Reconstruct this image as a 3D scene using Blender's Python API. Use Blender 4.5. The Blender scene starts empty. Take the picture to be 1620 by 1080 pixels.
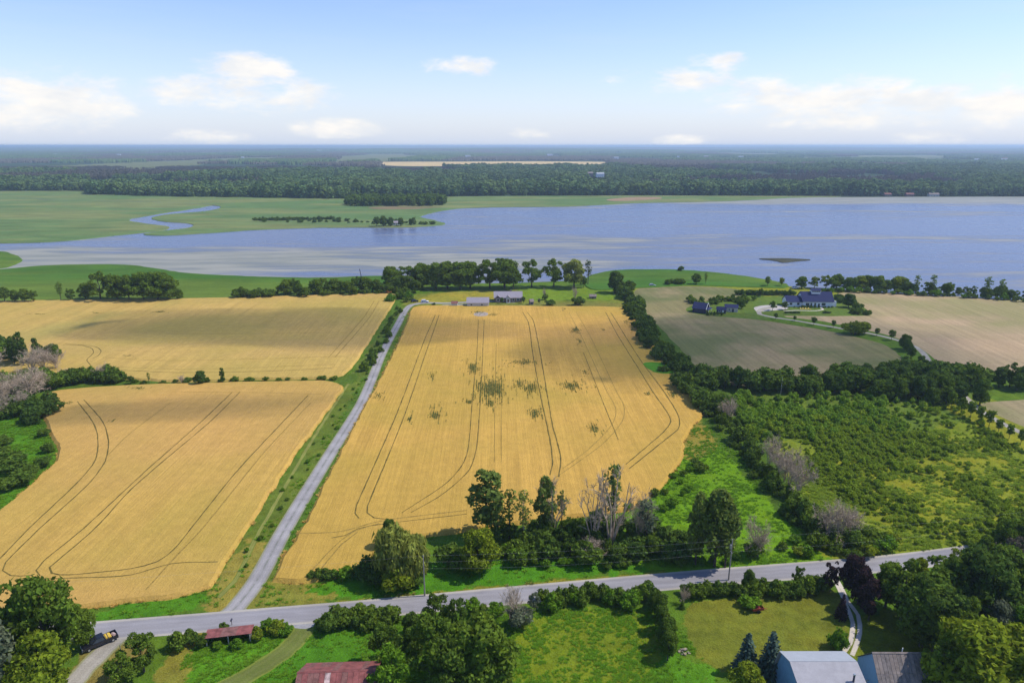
import bpy, math, random
import numpy as np
from mathutils import Vector

# ------------------------------------------------------------------ scene, camera, sky, sun, exposure
scene = bpy.context.scene
COL = scene.collection
F = 1080.0                       # focal length in photograph pixels (1620 wide)
CAMZ = 90.0                      # a drone at ninety metres
HORIZ = 230.0
PITCH = math.atan((540 - HORIZ) / F)
SP, CP = math.sin(PITCH), math.cos(PITCH)
cam = bpy.data.cameras.new('camera')
cam.sensor_width = 36.0
cam.lens = F / 1620 * 36.0
cam.clip_start = 1.0
cam.clip_end = 120000.0
camo = bpy.data.objects.new('camera', cam)
camo.location = (0, 0, CAMZ)
camo.rotation_euler = (math.pi / 2 - PITCH, 0, 0)
COL.objects.link(camo)
scene.camera = camo

SUN_EL, SUN_AZ = math.radians(53), math.radians(84)      # azimuth measured from +Y towards +X
sd = Vector((math.sin(SUN_AZ) * math.cos(SUN_EL), math.cos(SUN_AZ) * math.cos(SUN_EL), math.sin(SUN_EL)))
sun = bpy.data.lights.new('sun', 'SUN')
sun.energy = 3.5
sun.angle = math.radians(0.55)
sun.color = (1.0, 0.95, 0.86)
suno = bpy.data.objects.new('sun', sun)
suno.rotation_euler = (-sd).to_track_quat('-Z', 'Y').to_euler()
suno.location = (300, 100, 400)
COL.objects.link(suno)

world = bpy.data.worlds.new('World')
scene.world = world
world.use_nodes = True
WT = world.node_tree
WT.nodes.clear()


class NB:
    """tiny node builder"""
    def __init__(s, nt):
        s.nt = nt

    def n(s, t, **kw):
        nd = s.nt.nodes.new(t)
        for k, v in kw.items():
            setattr(nd, k, v)
        return nd

    def put(s, sock, v):
        if isinstance(v, bpy.types.NodeSocket):
            s.nt.links.new(v, sock)
        else:
            sock.default_value = v

    def m(s, op, a, b=None, c=None, clamp=False):
        nd = s.n('ShaderNodeMath', operation=op)
        nd.use_clamp = clamp
        s.put(nd.inputs[0], a)
        if b is not None:
            s.put(nd.inputs[1], b)
        if c is not None:
            s.put(nd.inputs[2], c)
        return nd.outputs[0]

    def mix(s, f, a, b, bt='MIX'):
        nd = s.n('ShaderNodeMix', data_type='RGBA', blend_type=bt)
        s.put(nd.inputs[0], f)
        for i, v in ((6, a), (7, b)):
            s.put(nd.inputs[i], v if isinstance(v, bpy.types.NodeSocket) else (*v[:3], 1))
        return nd.outputs[2]

    def ramp(s, f, lo, hi, a=0.0, b=1.0):
        nd = s.n('ShaderNodeMapRange', interpolation_type='SMOOTHSTEP')
        s.put(nd.inputs[0], f)
        for i, v in enumerate((lo, hi, a, b)):
            nd.inputs[i + 1].default_value = v
        return nd.outputs[0]

    def noise(s, vec, scale, detail=3, rough=.55, dist=0.0):
        nd = s.n('ShaderNodeTexNoise')
        s.put(nd.inputs['Vector'], vec)
        nd.inputs['Scale'].default_value = scale
        nd.inputs['Detail'].default_value = detail
        nd.inputs['Roughness'].default_value = rough
        nd.inputs['Distortion'].default_value = dist
        return nd.outputs[0]

    def mapping(s, vec, scale=(1, 1, 1), rot=(0, 0, 0), loc=(0, 0, 0)):
        nd = s.n('ShaderNodeMapping')
        s.put(nd.inputs[0], vec)
        nd.inputs[1].default_value = loc
        nd.inputs[2].default_value = rot
        nd.inputs[3].default_value = scale
        return nd.outputs[0]


W = NB(WT)
sky = W.n('ShaderNodeTexSky', sky_type='NISHITA')
sky.sun_disc = False
sky.sun_elevation = SUN_EL
sky.sun_rotation = SUN_AZ
sky.altitude = 200
sky.air_density = 1.0
sky.dust_density = 0.2
sky.ozone_density = 2.2
tc = W.n('ShaderNodeTexCoord')
sx = W.n('ShaderNodeSeparateXYZ')
WT.links.new(tc.outputs['Generated'], sx.inputs[0])
az = W.m('ARCTAN2', sx.outputs[0], sx.outputs[1])
el = W.m('ARCSINE', sx.outputs[2])
cxy = W.n('ShaderNodeCombineXYZ')
WT.links.new(az, cxy.inputs[0])
WT.links.new(W.m('MULTIPLY', el, 2.4), cxy.inputs[1])
nz = W.noise(cxy.outputs[0], 7.5, 8, .62, .4)
nz2 = W.noise(cxy.outputs[0], 24.0, 7, .68)
# cumulus banks: (azimuth, elevation, half width, half height) in degrees
def pxdir(px, py):
    v = (540 - py) / F
    d = Vector(((px - 810) / F, CP + v * SP, -SP + v * CP)).normalized()
    return math.degrees(math.atan2(d.x, d.y)), math.degrees(math.asin(d.z))
BANKS = [(90, 158, 135, 52, 1.0), (-60, 168, 110, 40, 1.0), (390, 108, 80, 26, .95), (385, 150, 150, 34, 1.0), (535, 203, 75, 17, .8),
         (728, 106, 65, 18, .85), (848, 213, 60, 12, .9), (972, 122, 40, 18, .75), (1085, 132, 80, 26, .8),
         (1135, 98, 50, 18, .7), (1270, 160, 190, 44, 1.0), (1450, 158, 120, 34, 1.0), (1580, 164, 105, 46, 1.0),
         (1750, 160, 120, 40, 1.0), (1470, 218, 65, 13, .7), (310, 217, 85, 14, .75), (1090, 222, 60, 10, .75), (1340, 190, 190, 20, .6)]
tot = None
for px, py, w, h, k in BANKS:
    a0, e0 = pxdir(px, py)
    a1, _ = pxdir(px + w, py)
    _, e1 = pxdir(px, py - h)
    dx = W.m('DIVIDE', W.m('SUBTRACT', az, math.radians(a0)), math.radians(abs(a1 - a0)))
    dy = W.m('DIVIDE', W.m('SUBTRACT', el, math.radians(e0)), math.radians(abs(e1 - e0)))
    r = W.m('SQRT', W.m('ADD', W.m('MULTIPLY', dx, dx), W.m('MULTIPLY', dy, dy)))
    g = W.m('MULTIPLY', W.m('SUBTRACT', 1.0, W.m('MULTIPLY', r, .82), clamp=True), k)
    tot = g if tot is None else W.m('MAXIMUM', tot, g)
# the same kind of low cumulus carries on all round, outside the frame
ring = W.m('MULTIPLY', W.ramp(el, .02, .09), W.ramp(el, .30, .16))
nfar = W.ramp(W.noise(cxy.outputs[0], 3.1, 3, .5), .52, .72)
side = W.ramp(W.m('ABSOLUTE', az), .72, .9)
tot = W.m('MAXIMUM', tot, W.m('MULTIPLY', W.m('MULTIPLY', ring, nfar), W.m('MULTIPLY', side, .8)))
nn = W.m('ADD', W.m('MULTIPLY', nz, .65), W.m('MULTIPLY', nz2, .35))
field = W.m('SUBTRACT', W.m('ADD', W.m('MULTIPLY', tot, .46), W.m('MULTIPLY', W.m('SUBTRACT', nn, .5), 1.9)), .12)
cl = W.m('MULTIPLY', W.ramp(field, -.10, .29), W.ramp(tot, .0, .22))
# thin high veil
veil = W.m('MULTIPLY', W.ramp(W.noise(W.mapping(cxy.outputs[0], (1.2, 4.0, 1)), 2.2, 5, .6), .45, .8), .16)
sat = W.n('ShaderNodeHueSaturation')
sat.inputs['Saturation'].default_value = 1.15
sat.inputs['Value'].default_value = 0.95
WT.links.new(sky.outputs[0], sat.inputs['Color'])
SKYC = W.mix(1.0, sat.outputs[0], (1.02, .925, 1.06), 'MULTIPLY')
shade = W.mix(W.ramp(W.noise(cxy.outputs[0], 14, 5, .6), .35, .65), (4.6, 4.7, 4.85), (5.5, 5.3, 5.05))
lowair = W.m('MULTIPLY', W.m('POWER', 2.718, W.m('MULTIPLY', W.m('MAXIMUM', el, 0.0), -11.0)), .92)
skyv = W.mix(lowair, SKYC, (3.15, 3.70, 4.65))                  # summer haze whitening the sky all round the horizon
skyv = W.mix(veil, skyv, (3.8, 4.3, 5.0))
final = W.mix(W.m('MULTIPLY', cl, .95), skyv, shade)
bg = W.n('ShaderNodeBackground')
bg.inputs[1].default_value = 0.15
WT.links.new(final, bg.inputs[0])
wo = W.n('ShaderNodeOutputWorld')
WT.links.new(bg.outputs[0], wo.inputs[0])

scene.view_settings.view_transform = 'Standard'
scene.view_settings.look = 'None'
scene.view_settings.exposure = 0.34
scene.view_settings.gamma = 1.0
scene.view_settings.use_curve_mapping = False
scene.render.engine = 'CYCLES'
cy = scene.cycles
cy.use_denoising = True
cy.max_bounces = 6
cy.diffuse_bounces = 2
cy.glossy_bounces = 2
cy.transmission_bounces = 4
cy.transparent_max_bounces = 6
cy.volume_bounces = 1
cy.caustics_reflective = False
cy.caustics_refractive = False

# ------------------------------------------------------------------ helpers
rng = np.random.default_rng(7)
random.seed(7)


def G(px, py, z=0.0):
    """photograph pixel -> point on the horizontal plane at height z"""
    v = (540 - py) / F
    t = (CAMZ - z) / (SP - v * CP)
    return Vector(((px - 810) / F * t, (CP + v * SP) * t, z))


def HT(y, py):
    """height of a point at distance y that shows in row py"""
    v = (540 - py) / F
    return CAMZ + y * (-SP + v * CP) / (CP + v * SP)


def TOPIX(x, y, z=0.0):
    d = y * CP + (CAMZ - z) * SP
    return 810 + F * x / d, 540 - F * (y * SP - (CAMZ - z) * CP) / d


def hash2(ix, iy, seed):
    h = np.sin(ix * 127.1 + iy * 311.7 + seed * 74.7) * 43758.5453
    return h - np.floor(h)


def vnoise(x, y, seed=0):
    ix, iy = np.floor(x), np.floor(y)
    fx, fy = x - ix, y - iy
    fx, fy = fx * fx * (3 - 2 * fx), fy * fy * (3 - 2 * fy)
    a, b = hash2(ix, iy, seed), hash2(ix + 1, iy, seed)
    c, d = hash2(ix, iy + 1, seed), hash2(ix + 1, iy + 1, seed)
    return (a * (1 - fx) + b * fx) * (1 - fy) + (c * (1 - fx) + d * fx) * fy


def fbm(x, y, seed=0, o=4):
    s, a, t = 0, 1.0, 0
    for k in range(o):
        s = s + a * vnoise(x * 2 ** k, y * 2 ** k, seed + k)
        t += a
        a *= .5
    return s / t


def spline(pts, closed, step):
    """Catmull-Rom through 2D/3D points, resampled about every step metres"""
    P = [Vector((p[0], p[1], 0)) for p in pts]
    n = len(P)
    out = []
    for i in range(n if closed else n - 1):
        p1, p2 = P[i], P[(i + 1) % n]
        p0 = P[i - 1] if (closed or i > 0) else p1 * 2 - p2
        p3 = P[(i + 2) % n] if (closed or i < n - 2) else p2 * 2 - p1
        L = (p2 - p1).length
        k = max(1, min(80, int(L / step)))
        # centripetal-ish: limit the tangents so long and short spans do not overshoot
        m1 = (p2 - p0) * .5
        m2 = (p3 - p1) * .5
        lim = L * .8
        if m1.length > lim:
            m1 *= lim / m1.length
        if m2.length > lim:
            m2 *= lim / m2.length
        for j in range(k):
            t = j / k
            t2, t3 = t * t, t * t * t
            out.append(p1 * (2 * t3 - 3 * t2 + 1) + m1 * (t3 - 2 * t2 + t) + p2 * (-2 * t3 + 3 * t2) + m2 * (t3 - t2))
    if not closed:
        out.append(P[-1].copy())
    return out


def inpoly(x, y, poly):
    c = np.zeros(x.shape, bool)
    n = len(poly)
    j = n - 1
    for i in range(n):
        xi, yi, xj, yj = poly[i][0], poly[i][1], poly[j][0], poly[j][1]
        if yi != yj:
            m = ((yi > y) != (yj > y)) & (x < (xj - xi) * (y - yi) / (yj - yi) + xi)
            c ^= m
        j = i
    return c


def link(name, me, mat=None, parent=None):
    o = bpy.data.objects.new(name, me)
    COL.objects.link(o)
    if mat is not None and me is not None:
        if not me.materials:
            me.materials.append(mat)
    if parent is not None:
        o.parent = parent
    return o


def tag(o, label=None, cat=None, group=None, kind=None):
    if label:
        o['label'] = label
    if cat:
        o['category'] = cat
    if group:
        o['group'] = group
    if kind:
        o['kind'] = kind
    return o


def thing(name, label, cat, loc=(0, 0, 0), rz=0.0, group=None):
    o = bpy.data.objects.new(name, None)
    o.empty_display_size = .5
    COL.objects.link(o)
    o.location = loc
    o.rotation_euler = (0, 0, rz)
    return tag(o, label, cat, group)


def fastmesh(name, V, Q):
    """V (n,3) float array, Q (m,k) int array of equal-sized faces"""
    me = bpy.data.meshes.new(name)
    V = np.ascontiguousarray(V, dtype=np.float32)
    Q = np.ascontiguousarray(Q, dtype=np.int32)
    k = Q.shape[1]
    me.vertices.add(len(V))
    me.vertices.foreach_set('co', V.ravel())
    me.loops.add(Q.size)
    me.loops.foreach_set('vertex_index', Q.ravel())
    me.polygons.add(len(Q))
    me.polygons.foreach_set('loop_start', np.arange(0, Q.size, k, dtype=np.int32))
    me.update(calc_edges=True)
    return me


class MB:
    """collects simple solids and builds ONE mesh object"""
    def __init__(s):
        s.v, s.f = [], []

    def add(s, vs, fs):
        b = len(s.v)
        s.v += [tuple(v) for v in vs]
        s.f += [tuple(i + b for i in f) for f in fs]
        return s

    def box(s, x0, x1, y0, y1, z0, z1):
        return s.add([(x0, y0, z0), (x1, y0, z0), (x1, y1, z0), (x0, y1, z0), (x0, y0, z1), (x1, y0, z1), (x1, y1, z1), (x0, y1, z1)],
                     [(0, 3, 2, 1), (4, 5, 6, 7), (0, 1, 5, 4), (1, 2, 6, 5), (2, 3, 7, 6), (3, 0, 4, 7)])

    def prism(s, prof, x0, x1, axis='x'):
        """profile of (a,z) pairs pushed along x (or y)"""
        n = len(prof)
        mk = (lambda t, a, z: (t, a, z)) if axis == 'x' else (lambda t, a, z: (a, t, z))
        vs = [mk(x0, a, z) for a, z in prof] + [mk(x1, a, z) for a, z in prof]
        fs = [tuple(range(n)), tuple(range(2 * n - 1, n - 1, -1))]
        fs += [(i, (i + 1) % n, n + (i + 1) % n, n + i) for i in range(n)]
        return s.add(vs, fs)

    def slab(s, quad, th):
        """four corners, thickened along their normal"""
        q = [Vector(p) for p in quad]
        n = (q[1] - q[0]).cross(q[3] - q[0]).normalized() * th
        return s.add(q + [p + n for p in q], [(0, 3, 2, 1), (4, 5, 6, 7), (0, 1, 5, 4), (1, 2, 6, 5), (2, 3, 7, 6), (3, 0, 4, 7)])

    def tube(s, pts, rad, sides=6, cap=True):
        pts = [Vector(p) for p in pts]
        if not hasattr(rad, '__len__'):
            rad = [rad] * len(pts)
        b = len(s.v)
        for i, p in enumerate(pts):
            d = (pts[min(i + 1, len(pts) - 1)] - pts[max(i - 1, 0)]).normalized()
            u = d.cross(Vector((0, 0, 1)) if abs(d.z) < .9 else Vector((1, 0, 0))).normalized()
            w = d.cross(u)
            for k in range(sides):
                a = 2 * math.pi * k / sides
                s.v.append(tuple(p + (u * math.cos(a) + w * math.sin(a)) * rad[i]))
        for i in range(len(pts) - 1):
            for k in range(sides):
                k2 = (k + 1) % sides
                s.f.append((b + i * sides + k, b + i * sides + k2, b + (i + 1) * sides + k2, b + (i + 1) * sides + k))
        if cap:
            s.f.append(tuple(b + k for k in range(sides - 1, -1, -1)))
            s.f.append(tuple(b + (len(pts) - 1) * sides + k for k in range(sides)))
        return s

    def mesh(s, name):
        me = bpy.data.meshes.new(name)
        me.from_pydata(s.v, [], s.f)
        me.validate()
        me.update()
        return me

    def build(s, name, mat, parent=None):
        return link(name, s.mesh(name), mat, parent)


# ------------------------------------------------------------------ materials
def newmat(name):
    m = bpy.data.materials.new(name)
    m.use_nodes = True
    m.node_tree.nodes.clear()
    b = NB(m.node_tree)
    return m, b


def out(b, shader, disp=None):
    o = b.n('ShaderNodeOutputMaterial')
    b.nt.links.new(shader, o.inputs[0])


def bsdf(b, col, rough=.9, spec=.1, bump=None, bstr=.3, bdist=.3, metal=0.0):
    p = b.n('ShaderNodeBsdfPrincipled')
    b.put(p.inputs['Base Color'], col if isinstance(col, bpy.types.NodeSocket) else (*col[:3], 1))
    b.put(p.inputs['Roughness'], rough)
    p.inputs['Specular IOR Level'].default_value = spec
    p.inputs['Metallic'].default_value = metal
    if bump is not None:
        bn = b.n('ShaderNodeBump')
        bn.inputs['Strength'].default_value = bstr
        bn.inputs['Distance'].default_value = bdist
        b.put(bn.inputs['Height'], bump)
        b.nt.links.new(bn.outputs[0], p.inputs['Normal'])
    return p.outputs[0]


def pos(b):
    return b.n('ShaderNodeNewGeometry').outputs['Position']


def objco(b):
    return b.n('ShaderNodeTexCoord').outputs['Object']


def plain(name, col, rough=.7, spec=.25, var=.18, scale=1.5, metal=0.0, bstr=.15):
    m, b = newmat(name)
    o = objco(b)
    n1 = b.noise(o, scale, 5, .6)
    n2 = b.noise(o, scale * 9, 3, .6)
    f = b.m('ADD', b.m('MULTIPLY', n1, .6), b.m('MULTIPLY', n2, .4))
    lo = [c * (1 - var * 1.6) for c in col]
    hi = [min(1, c * (1 + var)) for c in col]
    c = b.mix(b.ramp(f, .3, .7), lo, hi)
    out(b, bsdf(b, c, rough, spec, n2, bstr, .02, metal))
    return m


def leafmat(name, col, yel=None, var=.45, trans=.40, pscale=.45):
    """foliage: each leaf clump and each plant its own tone"""
    m, b = newmat(name)
    g = b.n('ShaderNodeNewGeometry')
    oi = b.n('ShaderNodeObjectInfo')
    yel = yel or (col[0] * 1.6, col[1] * 1.3, col[2] * .9)
    ri = g.outputs['Random Per Island']
    v = b.m('ADD', b.m('MULTIPLY', ri, 2 * var), 1 - var)
    c = b.mix(b.m('MULTIPLY', oi.outputs['Random'], .38), col, yel)
    c = b.mix(b.ramp(b.noise(g.outputs['Position'], pscale, 3), .42, .66, 0, .5 if pscale < .2 else .35), c, yel)
    hs = b.n('ShaderNodeHueSaturation')
    b.put(hs.inputs['Value'], v)
    b.nt.links.new(c, hs.inputs['Color'])
    d = b.n('ShaderNodeBsdfDiffuse')
    t = b.n('ShaderNodeBsdfTranslucent')
    b.nt.links.new(hs.outputs[0], d.inputs[0])
    tc_ = b.mix(.5, hs.outputs[0], yel)
    b.nt.links.new(tc_, t.inputs[0])
    mx = b.n('ShaderNodeMixShader')
    mx.inputs[0].default_value = trans
    b.nt.links.new(d.outputs[0], mx.inputs[1])
    b.nt.links.new(t.outputs[0], mx.inputs[2])
    out(b, mx.outputs[0])
    return m


MAT = {}
MAT['leaf_mid'] = leafmat('leaf_mid', (0.112, 0.185, 0.024))
MAT['leaf_dark'] = leafmat('leaf_dark', (0.094, 0.162, 0.025))
MAT['leaf_deep'] = leafmat('leaf_deep', (0.076, 0.138, 0.027))
MAT['leaf_yellow'] = leafmat('leaf_yellow', (0.170, 0.235, 0.020))
MAT['leaf_bright'] = leafmat('leaf_bright', (0.115, 0.235, 0.020))
MAT['leaf_willow'] = leafmat('leaf_willow', (0.200, 0.250, 0.055))
MAT['leaf_poplar'] = leafmat('leaf_poplar', (0.125, 0.185, 0.042))
MAT['leaf_grey'] = leafmat('leaf_grey', (0.150, 0.175, 0.100), (.16, .19, .11))
MAT['leaf_purple'] = leafmat('leaf_purple', (.050, .030, .032), (.08, .045, .042))
MAT['leaf_spruce'] = leafmat('leaf_spruce', (0.058, 0.095, 0.072), (.09, .13, .10), trans=.1)
MAT['leaf_sapling'] = leafmat('leaf_sapling', (.25, .36, .03), (.34, .41, .035))
MAT['leaf_far'] = leafmat('leaf_far', (.080, .150, .055), (.175, .225, .06), trans=.15, pscale=.022)
MAT['leaf_farbrown'] = leafmat('leaf_farbrown', (0.112, 0.102, 0.075), (.15, .125, .08), trans=.15)
MAT['grass_tuft'] = leafmat('grass_tuft', (.135, .30, .018), (.22, .35, .03), trans=.45)
MAT['grass_dry'] = leafmat('grass_dry', (0.238, 0.266, 0.042), (.36, .33, .08), trans=.45)
MAT['wheat_stalk'] = leafmat('wheat_stalk', (0.624, 0.396, 0.102), (.70, .50, .15), var=.2, trans=.45)
MAT['leaf_thicket'] = leafmat('leaf_thicket', (.18, .31, .03), (.25, .36, .035))
MAT['grass_gold'] = leafmat('grass_gold', (.22, .33, .03), (.30, .36, .04), trans=.45)
MAT['bark'] = plain('bark', (.095, .078, .062), .95, .05, .35, 2)
MAT['bark_pale'] = plain('bark_pale', (.36, .31, .25), .95, .05, .35, 2)
MAT['deadwood'] = plain('deadwood', (.44, .345, .25), .95, .05, .3, 1.2)
MAT['deadtwig'] = plain('deadtwig', (.50, .39, .28), .95, .05, .3, 1.2)


def ground_material():
    m, b = newmat('ground_cover')
    at = b.n('ShaderNodeAttribute', attribute_name='zone')
    p = pos(b)
    n1 = b.noise(p, .035, 4, .6)
    n2 = b.noise(p, .35, 4, .65)
    n3 = b.noise(p, 2.6, 3, .7)
    f = b.m('ADD', b.m('ADD', b.m('MULTIPLY', n1, .4), b.m('MULTIPLY', n2, .7)), b.m('MULTIPLY', n3, .6))
    v = b.ramp(f, .55, 1.15, .62, 1.42)
    c = b.mix(1.0, at.outputs['Color'], v, 'MULTIPLY')
    vv = b.n('ShaderNodeCombineXYZ')
    for i in range(3):
        b.put(vv.inputs[i], v)
    c = b.mix(1.0, at.outputs['Color'], vv.outputs[0], 'MULTIPLY')
    yel = b.mix(1.0, c, (1.30, 1.08, .95), 'MULTIPLY')
    c = b.mix(b.ramp(b.noise(p, .09, 5, .65), .38, .72, 0, .8), c, yel)
    out(b, bsdf(b, c, .95, .05, b.m('ADD', n2, b.m('MULTIPLY', n3, .6)), .9, .5))
    return m


MAT['ground'] = ground_material()


def wheat_material(name, ang, seed, base=(.53, .315, .068)):
    m, b = newmat(name)
    p = pos(b)
    q = b.mapping(p, rot=(0, 0, -ang), loc=(seed * 31.7, seed * 11.3, 0))
    rows = b.noise(b.mapping(q, (1.1, .03, 1)), 1.0, 3, .7)            # drill rows
    rows2 = b.noise(b.mapping(q, (.22, .006, 1)), 1.0, 3, .6)
    big = b.noise(q, .011, 4, .55, .5)
    band = b.noise(b.mapping(q, (.003, .014, 1)), 1.0, 3, .5)
    fine = b.noise(p, 3.2, 4, .75)
    mid = b.noise(p, .35, 4, .65)
    c = b.mix(b.ramp(b.m('ADD', b.m('MULTIPLY', rows, .5), b.m('MULTIPLY', rows2, .5)), .34, .66),
              [x * .86 for x in base], [x * 1.1 for x in base])
    c = b.mix(b.ramp(big, .38, .64, 0, .9), c, (base[0] * .80, base[1] * .90, base[2] * .78))
    green = b.noise(b.mapping(q, (.012, .005, 1), loc=(3, 7, 0)), 1.0, 5, .6, .6)
    c = b.mix(b.ramp(green, .52, .72, 0, .6), c, (base[0] * .62, base[1] * .84, base[2] * .8))
    c = b.mix(b.ramp(band, .5, .7, 0, .5), c, (base[0] * 1.02, base[1] * .93, base[2] * 1.25))
    fv = b.n('ShaderNodeCombineXYZ')
    k = b.m('MULTIPLY', b.ramp(fine, .25, .75, .82, 1.14), b.ramp(mid, .3, .7, .93, 1.06))
    for i in range(3):
        b.put(fv.inputs[i], k)
    c = b.mix(1.0, c, fv.outputs[0], 'MULTIPLY')
    h = b.m('ADD', b.m('MULTIPLY', fine, .6), b.m('MULTIPLY', rows, .8))
    out(b, bsdf(b, c, .95, .05, h, .7, .35))
    return m


def hay_material(name, a, c_, d, ang=0.0):
    m, b = newmat(name)
    p = pos(b)
    q = b.mapping(p, rot=(0, 0, -ang))
    n1 = b.noise(b.mapping(q, (.006, .02, 1)), 1, 5, .6, .6)
    n2 = b.noise(b.mapping(q, (.4, .02, 1)), 1, 3, .6)
    n3 = b.noise(p, .9, 4, .7)
    n4 = b.noise(p, .012, 4, .6)
    c = b.mix(b.ramp(n1, .40, .58), a, c_)
    c = b.mix(b.ramp(n4, .46, .64, 0, .9), c, d)
    f = b.m('ADD', b.m('MULTIPLY', n2, .5), b.m('MULTIPLY', n3, .5))
    fv = b.n('ShaderNodeCombineXYZ')
    for i in range(3):
        b.put(fv.inputs[i], b.ramp(f, .3, .7, .8, 1.2))
    c = b.mix(1.0, c, fv.outputs[0], 'MULTIPLY')
    out(b, bsdf(b, c, .95, .05, n3, .5, .3))
    return m


def marsh_material(name, a, c_):
    m, b = newmat(name)
    p = pos(b)
    n1 = b.noise(b.mapping(p, (.004, .016, 1)), 1, 5, .6, .5)
    n2 = b.noise(b.mapping(p, (.02, .06, 1)), 1, 4, .65)
    n3 = b.noise(p, .6, 4, .7)
    c = b.mix(b.ramp(n1, .40, .66), a, c_)
    f = b.m('ADD', b.m('MULTIPLY', n2, .6), b.m('MULTIPLY', n3, .4))
    fv = b.n('ShaderNodeCombineXYZ')
    for i in range(3):
        b.put(fv.inputs[i], b.ramp(f, .3, .7, .74, 1.25))
    c = b.mix(1.0, c, fv.outputs[0], 'MULTIPLY')
    out(b, bsdf(b, c, .95, .05, n3, .6, .5))
    return m


MAT['marsh_far'] = marsh_material('marsh_far', (.105, .175, .055), (.185, .205, .070))
MAT['marsh_near'] = marsh_material('marsh_near', (.055, .135, .016), (.11, .165, .022))


def water_material():
    m, b = newmat('lake_water')
    p = pos(b)
    s1 = b.noise(b.mapping(p, (.0016, .012, 1)), 1, 6, .62, .8)
    s2 = b.noise(b.mapping(p, (.012, .06, 1)), 1, 4, .6, .4)
    sxyz = b.n('ShaderNodeSeparateXYZ')
    b.nt.links.new(p, sxyz.inputs[0])
    # floating weed mats: thick in the shallow bay on the near and left side, thin streaks elsewhere
    yw = b.m('ADD', sxyz.outputs[1], b.m('MULTIPLY', b.m('SUBTRACT', b.noise(b.mapping(p, (.004, .008, 1)), 1, 4, .6), .5), 420))
    shallow = b.m('MULTIPLY', b.ramp(yw, 760, 450), b.ramp(sxyz.outputs[0], 240, -60))
    far = b.m('MULTIPLY', b.ramp(sxyz.outputs[1], 1020, 1230), b.ramp(sxyz.outputs[0], 150, 450))
    bias = b.m('ADD', b.m('MULTIPLY', shallow, .20), b.m('MULTIPLY', far, .34))
    f = b.m('ADD', b.m('ADD', b.m('MULTIPLY', s1, .62), b.m('MULTIPLY', s2, .38)), bias)
    mask = b.ramp(f, .50, .68)
    deep = (.105, .125, .205)
    weed = b.mix(b.ramp(s2, .35, .65), (.23, .235, .17), (.36, .34, .25))
    col = b.mix(b.m('MULTIPLY', mask, .80), deep, weed)
    rip = b.noise(b.mapping(p, (.25, .5, 1)), 1, 4, .7)
    rough = b.m('ADD', b.m('MULTIPLY', mask, .35), .26)
    pr = b.n('ShaderNodeBsdfPrincipled')
    b.put(pr.inputs['Base Color'], col)
    b.put(pr.inputs['Roughness'], rough)
    pr.inputs['IOR'].default_value = 1.33
    pr.inputs['Specular IOR Level'].default_value = .5
    bn = b.n('ShaderNodeBump')
    bn.inputs['Strength'].default_value = .5
    bn.inputs['Distance'].default_value = .35
    b.put(bn.inputs['Height'], rip)
    b.nt.links.new(bn.outputs[0], pr.inputs['Normal'])
    out(b, pr.outputs[0])
    return m


MAT['water'] = water_material()


def road_material(name, col, edge, ruts, n_amp=.2, centre=None):
    """u runs across the carriageway: worn wheel paths, paler gravel shoulders"""
    m, b = newmat(name)
    uv = b.n('ShaderNodeUVMap', uv_map='UVMap').outputs[0]
    s = b.n('ShaderNodeSeparateXYZ')
    b.nt.links.new(uv, s.inputs[0])
    p = pos(b)
    n1 = b.noise(p, .5, 5, .65)
    n2 = b.noise(p, 4.0, 3, .7)
    u = b.m('ADD', s.outputs[0], b.m('MULTIPLY', b.m('SUBTRACT', n1, .5), .10))
    a = b.m('ABSOLUTE', b.m('SUBTRACT', u, .5))
    c = b.mix(b.ramp(b.m('ABSOLUTE', b.m('SUBTRACT', a, .2)), .09, .03, 0, .75), col, ruts)
    if centre:
        c = b.mix(b.m('MULTIPLY', b.ramp(a, .07, .03), b.ramp(n1, .35, .6)), c, centre)
    pt_ = b.ramp(b.noise(b.mapping(p, (.06, .25, 1)), 1, 3, .5), .56, .60, 0, .22)
    c = b.mix(pt_, c, [x * .62 for x in col])
    c = b.mix(b.ramp(a, .35, .44), c, edge)
    fv = b.n('ShaderNodeCombineXYZ')
    k = b.m('MULTIPLY', b.ramp(n2, .3, .7, 1 - n_amp, 1 + n_amp), b.ramp(b.noise(b.mapping(p, (.05, .2, 1)), 1, 4), .3, .7, .86, 1.12))
    for i in range(3):
        b.put(fv.inputs[i], k)
    c = b.mix(1.0, c, fv.outputs[0], 'MULTIPLY')
    out(b, bsdf(b, c, .9, .15, n2, .3, .03))
    return m


MAT['asphalt'] = road_material('asphalt', (.260, .245, .250), (.38, .345, .29), (.29, .275, .28), .08)
MAT['gravel'] = road_material('gravel', (.30, .28, .27), (.24, .23, .15), (.345, .32, .305), .16, centre=(.20, .20, .17))
MAT['gravel_warm'] = road_material('gravel_warm', (.32, .29, .24), (.24, .235, .11), (.36, .325, .27), .2)
MAT['mown_track'] = road_material('mown_track', (.125, .150, .030), (.17, .20, .03), (.15, .165, .04), .25)
MAT['white_gravel'] = road_material('white_gravel', (.52, .46, .38), (.40, .36, .26), (.55, .49, .41), .12)
MAT['haylane'] = road_material('haylane', (.20, .21, .04), (.12, .17, .02), (.26, .24, .07), .2)

# ------------------------------------------------------------------ the setting
def PX(pts, z=0.0):
    return [G(a, b, z) for a, b in pts]


def rough_edge(pts, amp, scale, seed):
    o = []
    n = len(pts)
    for i, p in enumerate(pts):
        d = (pts[(i + 1) % n] - pts[i - 1])
        nrm = Vector((-d.y, d.x, 0))
        if nrm.length > 0:
            nrm.normalize()
        k = float(fbm(np.array([p.x / scale]), np.array([p.y / scale]), seed, 3)[0]) - .5
        o.append(p + nrm * (k * 2 * amp))
    return o


FOOT = {}


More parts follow.
